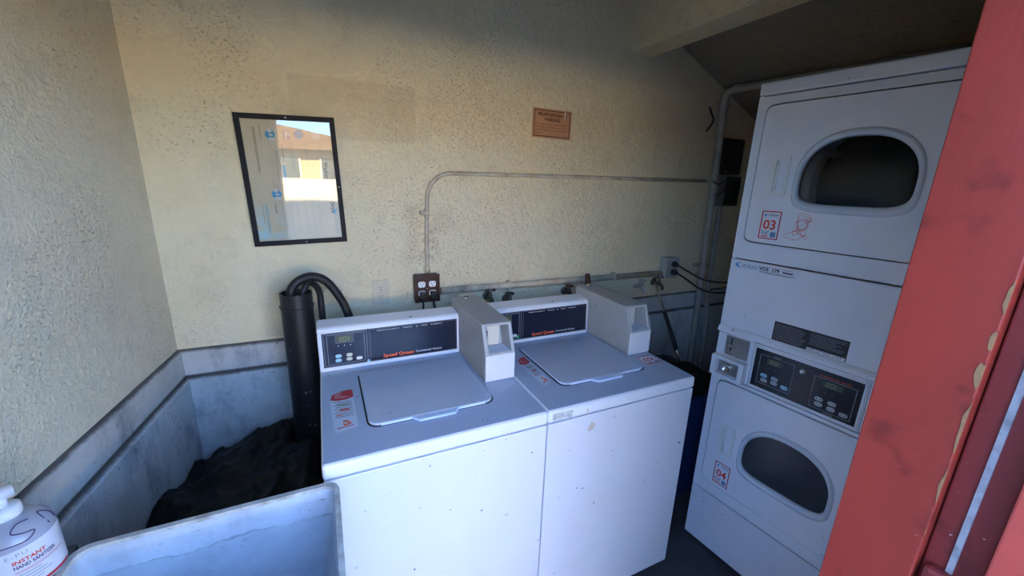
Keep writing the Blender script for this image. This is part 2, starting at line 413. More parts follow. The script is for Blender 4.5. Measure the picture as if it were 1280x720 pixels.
bm = bmesh.new(); prism(bm, [(-1.2, roofz(-1.2)), (XR+.4, roofz(XR+.4)), (XR+.4, roofz(XR+.4)+.14), (-1.2, roofz(-1.2)+.14)], 1, YO-.25, WB+.3)
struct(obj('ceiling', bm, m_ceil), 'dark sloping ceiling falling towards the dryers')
bm = bmesh.new(); prism(bm, [(1.59, 2.293), (1.73, 2.291), (1.73, roofz(1.73)), (1.59, roofz(1.59))], 1, YF, WB)
struct(obj('beam', bm, m_beam), 'stuccoed ceiling beam running out from the back wall')
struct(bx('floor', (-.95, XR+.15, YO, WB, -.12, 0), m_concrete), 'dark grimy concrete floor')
# stepped ledges along the foot of the walls
def ledge(name, z0, z1, t0, bev, mt):
    prof = [(0, z0), (0, z1), (-t0+bev, z1-.002), (-t0, z1-bev-.004), (-t0, z0)]
    bm = bmesh.new(); prism(bm, [(WB+y, z) for y, z in prof], 0, wl(WB), XR)
    a = obj(name, bm, mt); struct(a)
    bm = bmesh.new(); A, B = [], []
    for y, z in prof:
        A.append(bm.verts.new((wl(WB)-y, WB, z))); B.append(bm.verts.new((wl(YF)-y, YF, z)))
    bm.faces.new(A); bm.faces.new(B[::-1])
    for i in range(5): j = (i+1) % 5; bm.faces.new((A[i], B[i], B[j], A[j]))
    return a, struct(obj(name, bm, mt))
a, b = ledge('trim_1', .826, .938, .016, .010, m_ledge); a.name = 'trim_1'; b.name = 'trim_2'
a['label'] = 'painted ledge band along the back wall'; b['label'] = 'painted ledge band along the side wall over the sink'
a, b = ledge('trim_3', 0, .826, .030, .012, m_ledge); a.name = 'trim_3'; b.name = 'trim_4'
a['label'] = 'thickened lower part of the back wall'; b['label'] = 'thickened lower part of the side wall by the sink'
# the doorway frame
dr = thing('door_1', 'red painted wooden door frame with peeling edges', None, (.70, -.80, 0), kind='structure')
def loc(d, o=(.70, -.80, 0)): return (d[0]-o[0], d[1]-o[0], d[2]-o[1], d[3]-o[1], d[4]-o[2], d[5]-o[2])
post = bx('post', loc((.70, .79, -.820, -.731, 0, 2.08)), m_redpost, dr, .002)
bx('outer_jamb', loc((.716, .79, -.872, -.8215, 0, 2.08)), m_reddark, dr, .002)
bx('weatherstrip', loc((.7130, .7165, -.8485, -.8425, 0, 2.06)), M('weatherstrip_grey', (.36, .34, .33), .6, .1, (.16, .14, .13), .8, 60), dr)
bx('casing', loc((.695, .83, -.905, -.873, 0, 2.10)), m_casing, dr, .002)
bx('post', loc((-.29, -.20, -.820, -.731, 0, 2.08)), m_redpost, dr, .002)
bx('casing', loc((-.33, -.195, -.905, -.873, 0, 2.10)), m_casing, dr, .002)
bx('header', loc((-.29, .79, -.872, -.731, 2.03, 2.085)), m_reddark, dr, .002)
bx('strike_block', loc((.700, .72, -.862, -.826, 1.06, 1.165)), m_reddark, dr, .006)
rng = random.Random(3)
for (px, py, l, wd) in ((1262, 373, .035, .007), (1241, 428, .022, .007), (1226, 470, .030, .011), (1206, 536, .075, .010), (1181, 610, .060, .010), (1161, 668, .016, .008)):
    c = onx(px, py, .70); pts = []
    for k in range(12):
        a = 2*PI*k/12; pts.append((max(-.8195+.80, c.y+.80 + math.cos(a)*wd*.5*rng.uniform(.6, 1.2)), c.z + math.sin(a)*l*.5*rng.uniform(.75, 1.15)))
    plate('paint_chip', pts, lambda u, v: (0, u, v), (-1, 0, 0), .0008, m_wood, dr)

# ------------------------------------------------------------------ outside, seen in the poster glass and lighting the room, with two added light blockers
struct(bx('ground', (-30, 30, -40, YO, -.15, -.01), m_pave), 'sunlit pavement outside the doorway')
hb = thing('neighbour_house', 'tan stucco house across the yard, mirrored in the poster glass', 'house', (0, -11, 0))
bx('wall', (-7.4, 9, -4, 0, 0, 2.35), m_facade, hb)
bm = bmesh.new(); prism(bm, [(-7.5, 2.34), (9.4, 2.34), (9.4, 2.42), (2.6, 2.42), (-1.4, 3.05), (-7.5, 2.5)], 1, -4.4, .3); obj('roof', bm, m_roofing, hb)
for k, x in enumerate((-3.4, -1.1, .2, 1.5, 3.6, 5.4)):
    f = bx('window_frame', (x-.05, x+.75, -.02, .04, 1.35, 2.2), m_gardenwall, hb)
    bx('pane', (x, x+.7, .02, .045, 1.4, 2.15), m_winglass, f)
struct(bx('added_shade_storey', (-14, 14, YO+.02, 9, 3.75, 8.2), m_gardenwall), 'added unseen mass above the laundry room that shades the yard')  # added out of view so its shadow covers the yard
struct(bx('side_light_block', (-16, -7.6, -13, -2.2, 0, 2.6), m_roofing), 'added unseen brown block beside the yard that cuts light from that side')  # added out of view to dim the back wall towards the dryers
gw = bx('garden_wall', (-7.5, 12, -.1, .1, 0, 1.55), m_gardenwall); gw.location = (0, -8.5, 0); struct(gw, 'low white garden wall across the yard')

# ------------------------------------------------------------------ washing machines
W = .651; H = .914
def washer(x, label, second):
    t = thing('washing_machine', label, 'washing machine', (x, 0, 0), group='coin washers side by side')
    bx('cabinet', (.002, W-.002, .006, .69, .03, .866), m_white, t, .006)
    bx('front_panel', (.001, W-.001, 0, .006, .028, .8655), m_front, t, .0025)
    for fx in (.04, W-.04):
        for fy in (.05, .64): lathe('foot', [(.022, 0), (.022, .012), (.010, .014), (.010, .035)], m_rubber, t, 16, (fx, fy, 0))
    top = bx('top_panel', (-.0005, W+.0005, -.003, .69, .869, H), m_white, t, .009, 3)
    plate('deck_shade_sheet', rrect(.005, W-.005, .006, .56, .004), lambda u, v: (u, v, H-.0004), (0, 0, 1), .0009, m_deck_shade, t)  # sheet over the white top panel carrying the painted shade
    up = lambda u, v: (u, v, H)
    # fascia strip: bright front of the top
    plate('lid_recess', rrect(.1225, .5225, .1165, .4905, .036, 8), up, (0, 0, 1), .0012, m_gap, t)
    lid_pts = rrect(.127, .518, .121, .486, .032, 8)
    lid = plate('lid', lid_pts, lambda u, v: (u, v, H+.0012), (0, 0, 1), .0085, m_lid_shade, t)
    md = lid.modifiers.new('b', 'BEVEL'); md.width = .003; md.segments = 2; md.limit_method = 'ANGLE'
    bm = bmesh.new(); prism(bm, [(.245, .124), (.400, .124), (.378, .096), (.268, .096)], 2, H+.0015, H+.0085)
    bmesh.ops.bevel(bm, geom=[e for e in bm.edges], offset=.002, segments=2, affect='EDGES'); obj('lid_handle', bm, m_lip, lid)
    bx('lid_edge', (.160, .485, .1195, .1225, H+.001, H+.008), m_lip, lid)
    # console
    y0 = .545
    prof = [(y0, H-.002), (y0+.008, 1.068), (y0+.013, 1.076), (y0+.020, 1.080), (.632, 1.089), (.640, 1.082), (.640, H-.002)]
    bm = bmesh.new(); fs = prism(bm, prof, 0, .002, .5335)
    bmesh.ops.bevel(bm, geom=[e for e in bm.edges if abs(e.verts[0].co.x-e.verts[1].co.x) < 1e-6], offset=.003, segments=2, affect='EDGES')
    con = obj('console', bm, m_white, t)
    for sx in (.17, .40):
        pass
    def cf(u, v): return (u, y0+(v-H)*.008/.156, v)
    nv = (0, -1, .05)
    plates('panel_bezel', outline(.010, .529, .924, 1.066, .005), cf, nv, .003, m_paperwhite, con)
    pan = plate('control_panel', rrect(.014, .525, .928, 1.061, .004), cf, nv, .0014, m_panel, con)
    T = lambda b, s, u, v, mt, **k: text('lettering', b, s, cf, u, v, mt, con, off=.0021, nrm=nv, **k)
    plates('panel_outline', outline(.020, .170, .932, 1.057, .0010), cf, nv, .0004, m_greyprint, con, .0014)
    plates('panel_outline', outline(.0315, .161, .938, 1.0525, .0012), cf, nv, .0004, m_greyprint, con, .0014)
    plates('panel_outline', outline(.180, .521, .932, 1.057, .0006), cf, nv, .0004, m_greyprint, con, .0014)
    d = plate('display', rect(.063, .119, 1.021, 1.045), cf, nv, .0022, m_lcd, con)
    plates('display_digit', outline(.074, .084, 1.024, 1.042, .002)+outline(.088, .098, 1.024, 1.042, .002)+[rect(.104, .107, 1.024, 1.042)], cf, nv, .0004, m_lcdseg, con, .0023)
    plates('display_outline', outline(.0605, .1215, 1.0185, 1.0475, .0008), cf, nv, .0004, m_greyprint, con, .0014)
    for u in (.069, .090, .111): plate('indicator_lamp', circ(u, 1.008, .0018, 10), cf, nv, .0024, m_print, con)
    for (u, v), mt in zip(((.067, .969), (.066, .952), (.105, .969), (.104, .953), (.139, .951)), (m_buttonblue, m_buttonblue, m_buttontan, m_buttontan, m_print)):
        plate('button', rrect(u-.0105, u+.0105, v-.0062, v+.0062, .0055), cf, nv, .003, mt, con)
    if second: plate('indicator_lamp', rrect(.146, .160, .937, .949, .002), cf, nv, .003, m_green, con)
    else: plate('indicator_clip', rrect(.166, .177, .930, .939, .002), cf, nv, .004, m_buttonblue, con)
    T('Speed Queen', .019, .226, .939, m_orange, bold=.0005, width=.118)
    T('Commercial Washer', .0135, .351, .9405, m_print, width=.108)
    T('PERMANENT   PRESS   &   MIX   FABRIC', .0060, .207, 1.0475, m_print, width=.255)
    bm = bmesh.new(); tube(bm, [(.34, .57, 1.0835), (.34, .57, 1.0855)], .004, 10); obj('screw', bm, m_gap, con)
    # coin meter case with an empty slot opening
    mc = None
    x0, x1 = .5345, .6515; yf = .250; yk = .250; yt = .292; zk = 1.018; zt = 1.121; yb = .664
    def S(y, z, x): return (x, y, z)
    bm = bmesh.new(); V = lambda x, y, z: bm.verts.new((x, y, z))
    side = [(yf, H), (yk, zk), (yt, zt), (yb, zt+.002), (yb, H)]
    L = [V(x0, *p) for p in side]; R = [V(x1, *p) for p in side]
    bm.faces.new(L); bm.faces.new(R[::-1])
    for i in (0, 2, 3, 4): j = (i+1) % 5; bm.faces.new((L[i], R[i], R[j], L[j]))
    # tilted upper front with a hole
    def tf(u, k): return (x0+(x1-x0)*u, yk+(yt-yk)*k, zk+(zt-zk)*k)
    h = [V(*tf(u, k)) for u, k in ((.14, .04), (.88, .04), (.88, .90), (.14, .90))]
    o4 = [L[1], R[1], R[2], L[2]]
    for i in range(4): j = (i+1) % 4; bm.faces.new((o4[i], o4[j], h[j], h[i]))
    bk = [V(p.co.x, p.co.y+.085, p.co.z+(-.004 if i < 2 else -.006)) for i, p in enumerate(h)]
    for i in range(4): j = (i+1) % 4; bm.faces.new((h[i], h[j], bk[j], bk[i]))
    bm.faces.new(bk)
    mc = obj('coin_meter_case', bm, m_case if not second else m_case, t, recalc=True)
    md = mc.modifiers.new('b', 'BEVEL'); md.width = .004; md.segments = 2; md.limit_method = 'ANGLE'; md.angle_limit = math.radians(25)
    # white front plate below the opening and bare coin mount inside it
    bx('meter_front_plate', (x0+.002, x1-.002, yf-.002, yf+.002, H+.003, zk-.003), m_front, mc, .001)
    bx('coin_mount', (x0+.022, x1-.034, yk+.074, yk+.086, zk+.006, zt-.022), M('mount_beige', (.60, .57, .47), .5), mc, .002)
    bx('coin_bracket', (x0+.018, x0+.025, yk+.045, yk+.062, zk+.004, zt-.030), m_gap, mc)
    bx('coin_shelf', (x0+.019, x1-.017, yk+.006, yk+.074, zk+.001, zk+.005), m_bluegrey, mc)
    lathe('meter_lock', [(.017, 0), (.017, .005), (.012, .007), (.012, .011), (.0, .011)], m_chrome, mc, 20, (x0+.055, .630, zt+.001))
    return t
w1 = washer(0, 'washer next to the sink, with dark blue panel and white instruction sticker', False)
w2 = washer(.6535, 'washer beside the dryers, carrying the 02 sticker on its top', True)
up = lambda u, v: (u, v, H)
rng = random.Random(5)
# instruction stickers on the washer tops
def instr(t, q, worn):
    """q: 4 corners (far-left, far-right, near-right, near-left)"""
    q = [Vector(a) for a in q]
    def f(u, v): p = (q[3]*(1-u)+q[2]*u)*(1-v) + (q[0]*(1-u)+q[1]*u)*v; return (p.x, p.y, H+.0004)
    s = plate('instruction_sticker', [(.0, .08), (.12, 0), (1, .04), (1, .98), (.86, 1), (.4, .93), (0, .74)], f, (0, 0, 1), .0006, m_bluegrey, t)
    g = lambda u, v: Vector(f(u, v))+Vector((0, 0, .0006))
    plates('red_heading', [[(0, .72), (.3, .70), (.7, .72), (1, .78), (1, .98), (.86, 1), (.4, .93), (.12, .86)]], g, (0, 0, 1), .0003, m_redlabel, s)
    for k, tx in enumerate(('WASH CYCLE', 'LOAD GUIDE', '& SOAP')):
        text('lettering', tx, .011, g, .22, .88-.06*k, m_print, s, off=.0008, nrm=(0, 0, 1)) if False else None
    me = text2d('WASH\nHIGH\nEFFICIENCY', .065)
    for p in me.vertices: p.co = Vector(g(.20+p.co.x*1.7, .885+p.co.y*.9))+Vector((0, 0, .0006))
    link('lettering', me, m_print, s)
    plates('fine_print', fineprint([(.1+.1*(i % 2), .9, .66-.045*i, .012) for i in range(9)], rng), g, (0, 0, 1), .0003, m_ink, s)
    plates('green_bar', [rect(.25, .75, .575, .595)], g, (0, 0, 1), .0004, M('green_print', (.03, .16, .05), .5), s)
    for a in ((.35, .75, .44, .475), (.15, .45, .335, .35)): plates('red_bar', [rect(*a)], g, (0, 0, 1), .0004, m_red, s)
    plates('red_emblem', outline(.42, .62, .10, .21, .03)+[[(.62, .10), (.76, .12), (.64, .2)]], g, (0, 0, 1), .0004, m_orange, s)
    plates('fine_print', fineprint([(.15, .85, .06, .02)], rng), g, (0, 0, 1), .0003, m_redlabel, s)
    return s
instr(w1, [(.026, .395, H), (.098, .373, H), (.098, .139, H), (.034, .132, H)], 0)
instr(w2, [(.066, .410, H), (.112, .395, H), (.112, .165, H), (.068, .150, H)], 1)
def number_sticker(t, num, f, n, wx, hz, code=True):
    """f(u,v) with u,v in metres from the lower left corner"""
    s = plate('number_sticker', rrect(0, wx, 0, hz, .002), f, n, .0006, m_paperwhite, t)
    N = Vector(n)
    g = lambda u, v: Vector(f(u, v))+N*.0006
    e = wx*.055
    plates('red_border', outline(e*.3, wx-e*.3, e*.3, hz-e*.3, e), g, n, .0003, m_redlabel, s)
    text('lettering', num, hz*.46, g, wx*.5, hz*.36, m_red, s, off=.0006, nrm=n, align='CENTER', bold=.0011, width=wx*.62)
    text('lettering', 'WASH', hz*.15, g, wx*.36, hz*.80, m_ink, s, off=.0006, nrm=n, shear=.3, width=wx*.48)
    plates('logo_swoosh', [[(wx*.14, hz*.84), (wx*.20, hz*.80), (wx*.32, hz*.81), (wx*.22, hz*.84), (wx*.32, hz*.89), (wx*.2, hz*.88)]], g, n, .0003, m_blue, s)
    r2 = random.Random(9)
    plates('fine_print', fineprint([(wx*.14, wx*.52, hz*(.27-.05*i), hz*.02) for i in range(3)], r2), g, n, .0003, m_ink, s)
    plates('red_bar', [rect(wx*.14, wx*.50, hz*.085, hz*.125)], g, n, .0003, m_red, s)
    plates('blue_block', [rect(wx*.60, wx*.86, hz*.09, hz*.27)], g, n, .0003, M('pale_blue_print', (.16, .26, .42), .5), s)
    return s
number_sticker(w2, '02', lambda u, v: (.5475+u, .147+v, H+.0003), (0, 0, 1), .088, .078)
# the worn decal on the bright front rim of the second washer and its stains
fr = lambda u, v: (u, -.0032, v)
wd = plate('worn_decal', rrect(.014, .090, .874, .903, .003), fr, (0, -1, 0), .0005, M('worn_decal_grey', (.62, .62, .60), .6, 0, (.3, .28, .25), .9, 60), w2)
text('lettering', 'Coin Wash', .017, fr, .018, .884, m_greyprint, wd, off=.0008, shear=.3, width=.054)
st = random.Random(11)
def stain(t, u, v, r, mt, fy, k=1.4):
    plate('stain', [(u+r*st.uniform(.55, 1.1)*math.cos(a*PI/7), v+r*k*st.uniform(.55, 1.1)*math.sin(a*PI/7)) for a in range(14)], lambda a, b: (a, fy, b), (0, -1, 0), .0004, mt, t)
m_stain = M('tan_stain', (.62, .53, .42), .6, 0, (.5, .4, .3), .5, 60)
stain(w2, .175, .815, .016, m_stain, -.0002); stain(w2, .150, .886, .006, m_stain, -.0032, 1)
for (u, v, r) in ((.16, .57, .004), (.135, .58, .0035), (.46, .50, .003), (.62, .63, .006), (.28, .69, .003)): stain(w2, u, v, r, M('chip_dark', (.12, .11, .11), .7), -.0002, .8)
for (u, v, r) in ((.43, .62, .004), (.24, .70, .0025), (.60, .78, .004), (.33, .66, .0025)): stain(w1, u, v, r, M('chip_dark', (.12, .11, .11), .7), -.0002, .8)

# ------------------------------------------------------------------ the stacked dryers
DR = thing('stacked_dryer', 'tall white stack of two coin dryers standing by the red post', 'dryer', (1.5248, .0914, 0), (0, 0, -PI/2+.1169))
DW, DD, DH = .683, .71, 1.985
bm = bmesh.new()
box(bm, 0, .012, .004, DD, .02, DH); box(bm, DW-.012, DW, .004, DD, .02, DH); box(bm, .012, DW-.012, DD-.012, DD, .02, DH)
box(bm, .012, DW-.012, .004, DD-.012, DH-.012, DH); box(bm, .012, DW-.012, .004, DD-.012, .02, .032); box(bm, .012, DW-.012, .1, DD-.012, 1.345, 1.357); box(bm, .012, DW-.012, .1, DD-.012, .285, .297)
obj('body', bm, m_white, DR)
bx('top_cap', (-.002, DW+.002, -.004, .06, 1.944, DH+.002), m_white, DR, .006)
for fx in (.05, DW-.05):
    for fy in (.06, DD-.06): lathe('foot', [(.02, 0), (.02, .022)], m_rubber, DR, 14, (fx, fy, 0))
bx('kick_panel', (0, DW, -.001, .006, .018, .2845), m_front, DR, .002)
bx('middle_panel', (0, DW, -.004, .012, 1.072, 1.350), m_white, DR, .004)
bm = bmesh.new(); prism(bm, [(-.004, 1.0715), (-.012, 1.060), (-.012, 1.048), (-.002, 1.044), (.012, 1.044), (.012, 1.0715)], 0, 0, DW); obj('middle_panel_lip', bm, m_white, DR)
df = lambda u, v: (u, 0, v)
angs = sorted([2*PI*k/120 for k in range(120)])
def front_and_door(zc, z0, z1, d0, d1, low):
    """front sheet z0..z1 with a door d0..d1 around the window centred at zc"""
    cx = .334; cz = zc+.01
    A = set(round(a, 5) for a in angs)
    for (x, z) in ((0, z0), (DW, z0), (0, z1), (DW, z1)): A.add(round(math.atan2(z-cz, x-cx) % (2*PI), 5))
    for (x, z) in ((.035, d0), (.648, d0), (.035, d1), (.648, d1)):
        a = math.atan2(z-cz, x-cx)
        for k in (-.10, -.07, -.045, -.025, -.01, 0, .01, .025, .045, .07, .10): A.add(round((a+k) % (2*PI), 5))
    A = sorted(A)
    drad = lambda g: (lambda dx, dz: srad(dx, dz, cx-.035+g, .648-cx+g, d1-cz+g, cz-d0+g, 22, 22))
    fp = annulus('front_panel', cx, cz, lambda dx, dz: rectrad(dx, dz, cx, DW-cx, z1-cz, cz-z0), drad(.0045), 0, .012, m_white, DR, A)
    ringo = lambda g: (lambda dx, dz: srad(dx, dz, .166+g, .166+g, .170+g-.01, .093+g+.01, 2.35, 4.5))
    D = annulus('door', cx, cz, drad(-.0005), ringo(-.012), -.004, .014, m_white, DR, A)
    # window ring: raised rounded moulding
    bm = bmesh.new(); L = []
    for k in range(96):
        a = 2*PI*k/96; dx, dz = math.cos(a), math.sin(a); ro = ringo(0)(dx, dz); ri = srad(dx, dz, .149, .149, .147-.01, .065+.01, 2.3, 4.5)
        L.append([bm.verts.new((cx+dx*r, y, cz+dz*r)) for r, y in ((ro, -.004), (ro-.003, -.011), (ro*.6+ri*.4, -.014), (ri+.003, -.011), (ri, -.002), (ri, .02), (ro, .02))])
    for i in range(96):
        P, Q = L[i], L[(i+1) % 96]
        for k in range(7): bm.faces.new((P[k], P[(k+1) % 7], Q[(k+1) % 7], Q[k]))
    obj('window_ring', bm, m_ring, D, True)
    bm = bmesh.new(); L = []
    for k in range(96):
        a = 2*PI*k/96; dx, dz = math.cos(a), math.sin(a); r = srad(dx, dz, .150, .150, .138, .076, 2.3, 4.5)
        L.append([bm.verts.new((cx+dx*r*s, .002-.010*(1-s*s), cz+dz*r*s)) for s in (1, .75, .4)])
    c0 = bm.verts.new((cx, -.008, cz))
    for i in range(96):
        P, Q = L[i], L[(i+1) % 96]
        for k in range(2): bm.faces.new((P[k], P[k+1], Q[k+1], Q[k]))
        bm.faces.new((P[2], c0, Q[2]))
    obj('window_glass', bm, m_lowglass if low else m_dryglass, D, True)
    # door pull: frame around a scooped recess
    hx0, hx1, hz0, hz1 = (.083, .150, zc-.045, zc+.098) if not low else (.079, .146, zc-.043, zc+.100)
    pf = annulus('door_pull', (hx0+hx1)/2, (hz0+hz1)/2, lambda dx, dz: srad(dx, dz, .0335, .0335, .0715, .0715, 9, 9), lambda dx, dz: srad(dx, dz, .013, .022, .058, .058, 7, 7), -.008, -.0035, m_handle, D, angs)
    bm = bmesh.new(); L = []
    for k in range(48):
        a = 2*PI*k/48; dx, dz = math.cos(a), math.sin(a); r = srad(dx, dz, .013, .022, .058, .058, 7, 7)
        L.append([bm.verts.new(((hx0+hx1)/2+dx*r*s, y, (hz0+hz1)/2+dz*r*s)) for s, y in ((1.02, -.0040), (.9, -.0037), (.3, -.0036))])
    for i in range(48):
        P, Q = L[i], L[(i+1) % 48]
        for k in range(2): bm.faces.new((P[k], P[k+1], Q[k+1], Q[k]))
    bm.faces.new([q[2] for q in L]); obj('pull_recess', bm, M('pull_shadow_grey', (.26, .27, .27), .4), D)
    bm = bmesh.new(); tube(bm, [((hx0+hx1)/2-.006, -.006, (hz0+hz1)/2-.05), ((hx0+hx1)/2-.006, -.010, (hz0+hz1)/2), ((hx0+hx1)/2-.006, -.006, (hz0+hz1)/2+.05)], .005, 8); obj('pull_grip', bm, m_handle, D, True)
    # drum behind the glass
    bm = bmesh.new(); R_ = .255; seg = 56; yy = (.05, .09, .10, .12, .15, .165, .185, .21, .23, .26, .29, .31, .40); rr = (.235, .255, .242, .242, .256, .256, .240, .240, .257, .257, .241, .241, .255)
    rings = [[bm.verts.new((cx+r*math.cos(2*PI*k/seg), y, zc+.01+r*math.sin(2*PI*k/seg))) for k in range(seg)] for y, r in zip(yy, rr)]
    for i in range(len(rings)-1):
        for k in range(seg): bm.faces.new((rings[i][k], rings[i][(k+1) % seg], rings[i+1][(k+1) % seg], rings[i+1][k]))
    obj('drum', bm, m_drum, DR, True, recalc=True)
    lathe('drum_back', [(.0, .41), (.258, .405), (.258, .42), (0, .425)], M('drum_back_dark', (.02, .02, .02), .5), DR, 40, (cx, 0, zc+.01), 'y')
    for k in range(3):
        a = k*2*PI/3+.4; bm = bmesh.new(); tube(bm, [(cx+.235*math.cos(a), .11, zc+.235*math.sin(a)), (cx+.235*math.cos(a+.12), .40, zc+.235*math.sin(a+.12))], .018, 8); obj('drum_vane', bm, m_drum, DR, True)
    return D
dU = front_and_door(1.640, 1.3555, 1.9395, 1.425, 1.908, False)
dL = front_and_door(.552, .2895, .8535, .345, .836, True)
# control fascia
bm = bmesh.new(); box(bm, .150, .510, -.003, .012, .858, 1.0425, .003); box(bm, .5105, DW, -.001, .012, .858, 1.0425, .002)
fas = obj('control_fascia', bm, m_white, DR)
plates('fascia_edge', outline(.154, .504, .866, 1.034, .006), lambda u, v: (u, -.003, v), (0, -1, 0), .004, m_white, fas)
plate('control_panel', rect(.1605, .4975, .8725, 1.0275), lambda u, v: (u, -.003, v), (0, -1, 0), .0015, m_blackpanel, fas)
cp = lambda u, v: (u, -.0045, v)
for a in ((.179, .297, .892, 1.008), (.362, .483, .883, .999)): plates('panel_outline', outline(*a, .0012), cp, (0, -1, 0), .0004, m_greyprint, fas)
for (a, b_) in (((.206, .262, .978, .999), 0), ((.389, .447, .970, .992), 0)):
    plate('display', rect(*a), cp, (0, -1, 0), .0012, m_lcd, fas)
    plates('display_digit', outline(a[0]+.010, a[0]+.019, a[2]+.003, a[3]-.003, .0016)+outline(a[0]+.023, a[0]+.032, a[2]+.003, a[3]-.003, .0016)+[rect(a[0]+.036, a[0]+.038, a[2]+.003, a[3]-.003)], cp, (0, -1, 0), .0004, m_lcdseg, fas, .0013)
for k, (u, v) in enumerate(((.203, .927), (.206, .908), (.242, .928), (.242, .911), (.278, .909), (.388, .920), (.390, .901), (.427, .920), (.427, .900), (.463, .897))):
    plate('button', rrect(u-.012, u+.012, v-.0068, v+.0068, .006), cp, (0, -1, 0), .0018, m_button if k not in (0, 4) else m_buttonblue, fas)
    plates('button_dot', [circ(u-.005, v, .0022, 10), circ(u+.005, v, .0022, 10)], cp, (0, -1, 0), .0003, m_ink, fas, .002)
for u, v in ((.214, .960), (.236, .960), (.400, .950), (.422, .950)): plates('indicator_lamp', [circ(u, v, .0014, 8)], cp, (0, -1, 0), .0006, m_greyprint, fas)
lathe('panel_lock', [(.010, 0), (.010, -.003), (.0075, -.004), (.0075, -.007), (.004, -.007), (.004, -.0045), (0, -.0045)], m_chrome, fas, 20, (.324, -.0045, .996), 'y')
text('lettering', 'UPPER', .0085, cp, .238, 1.0095, m_greyprint, fas, align='CENTER', off=.0006)
text('lettering', 'LOWER', .0085, cp, .422, .8745, m_greyprint, fas, align='CENTER', off=.0006)
text('lettering', 'COMMERCIAL DRYER', .0085, cp, .375, 1.0035, m_red, fas, off=.0006, width=.090)
# coin drop of the dryers
coin = bx('coin_drop_panel', (.002, .148, -.002, .012, .858, 1.0425), m_white, DR, .002)
plate('coin_plate', rrect(.038, .132, .953, 1.038, .004), lambda u, v: (u, -.002, v), (0, -1, 0), .0015, m_steel, coin)
bx('coin_slot', (.060, .064, -.006, -.0035, .975, 1.030), m_black, coin); bx('coin_slot_guide', (.053, .070, -.009, -.0035, .992, 1.002), m_chrome, coin, .001)
bx('coin_return', (.050, .074, -.010, -.0035, .958, .964), m_chrome, coin, .001)
cb = annulus('coin_box_surround', .074, .905, lambda dx, dz: rectrad(dx, dz, .066, .066, .043, .043), lambda dx, dz: rectrad(dx, dz, .047, .047, .031, .031), -.036, -.0022, m_white, DR, sorted(angs+[math.atan2(s*.043, c*.066) % (2*PI) for s in (1, -1) for c in (1, -1)]+[math.atan2(s*.031, c*.047) % (2*PI) for s in (1, -1) for c in (1, -1)]))
bx('coin_box_face', (.026, .122, -.012, -.0022, .873, .937), m_steel, cb)
lathe('coin_box_lock', [(.019, -.012), (.019, -.022), (.015, -.024), (.015, -.020), (.0, -.020)], m_chrome, cb, 24, (.066, 0, .899), 'y')
bm = bmesh.new(); tube(bm, [(.062, -.0125, 1.066), (.062, -.0145, 1.066)], .005, 12); obj('panel_screw', bm, m_steel, DR)
# stickers and labels on the dryers
number_sticker(dU, '03', lambda u, v: (.085+u, -.0042, 1.441+v), (0, -1, 0), .069, .104)
number_sticker(dL, '04', lambda u, v: (.086+u, -.0042, .363+v), (0, -1, 0), .068, .106)
mp = lambda u, v: (u, -.0042, v)
bl = plate('warning_label', rect(.203, .433, 1.077, 1.149), mp, (0, -1, 0), .0006, m_black, DR)
rng = random.Random(21)
ml = lambda u, v: (u, -.0048, v)
plates('fine_print', fineprint([(.208, .208+.105*rng.uniform(.8, 1), 1.139-.0062*i, .0016) for i in range(10)], rng)+fineprint([(.322, .322+.105*rng.uniform(.7, 1), 1.139-.0062*i, .0016) for i in range(7)], rng), ml, (0, -1, 0), .0003, m_greyprint, bl)
plates('white_strip', [rect(.318, .430, 1.078, 1.089)], ml, (0, -1, 0), .0003, m_paperwhite, bl)
text('lettering', 'USE OF THIS UNIT', .0105, lambda u, v: (u, -.0051, v), .322, 1.0805, m_ink, bl, off=.0004, width=.10)
vl = plate('machine_tag', rrect(.014, .247, 1.314, 1.344, .003), mp, (0, -1, 0), .0005, M('tag_clear', (.74, .75, .77), .3), DR)
tg = lambda u, v: (u, -.0047, v)
text('lettering', 'VOS  179', .020, tg, .112, 1.3245, m_ink, vl, off=.0004, bold=.0007, width=.072)
text('lettering', 'WASH', .022, tg, .044, 1.322, M('logo_blue_grey', (.16, .24, .36), .5), vl, off=.0004, shear=.35, width=.058)
plates('logo_swoosh', [[(.020, 1.331), (.030, 1.322), (.046, 1.321), (.032, 1.328), (.030, 1.334), (.046, 1.341), (.030, 1.339)]], tg, (0, -1, 0), .0003, m_blue, vl)
plates('fine_print', fineprint([(.112, .235, 1.319, .0018), (.122, .225, 1.3155, .0015), (.192, .225, 1.338, .0014)], rng)+[rect(.194, .228, 1.327, 1.332)], tg, (0, -1, 0), .0003, m_ink, vl)
# red pen scribble on the upper door
bm = bmesh.new(); rr = random.Random(4); pts = []
for k in range(46):
    t = k*.55; pts.append((.222+.022*math.sin(t*1.7)+.010*rr.uniform(-1, 1), -.0045, 1.500+.030*math.cos(t*1.13)+.012*math.sin(t*.5)+.006*rr.uniform(-1, 1)))
pts += [(.20, -.0045, 1.475), (.175, -.0045, 1.468), (.178, -.0045, 1.456), (.215, -.0045, 1.452), (.235, -.0045, 1.468)]
tube(bm, spline(pts, 4), .0005, 4); obj('pen_scribble', bm, m_red, dU)

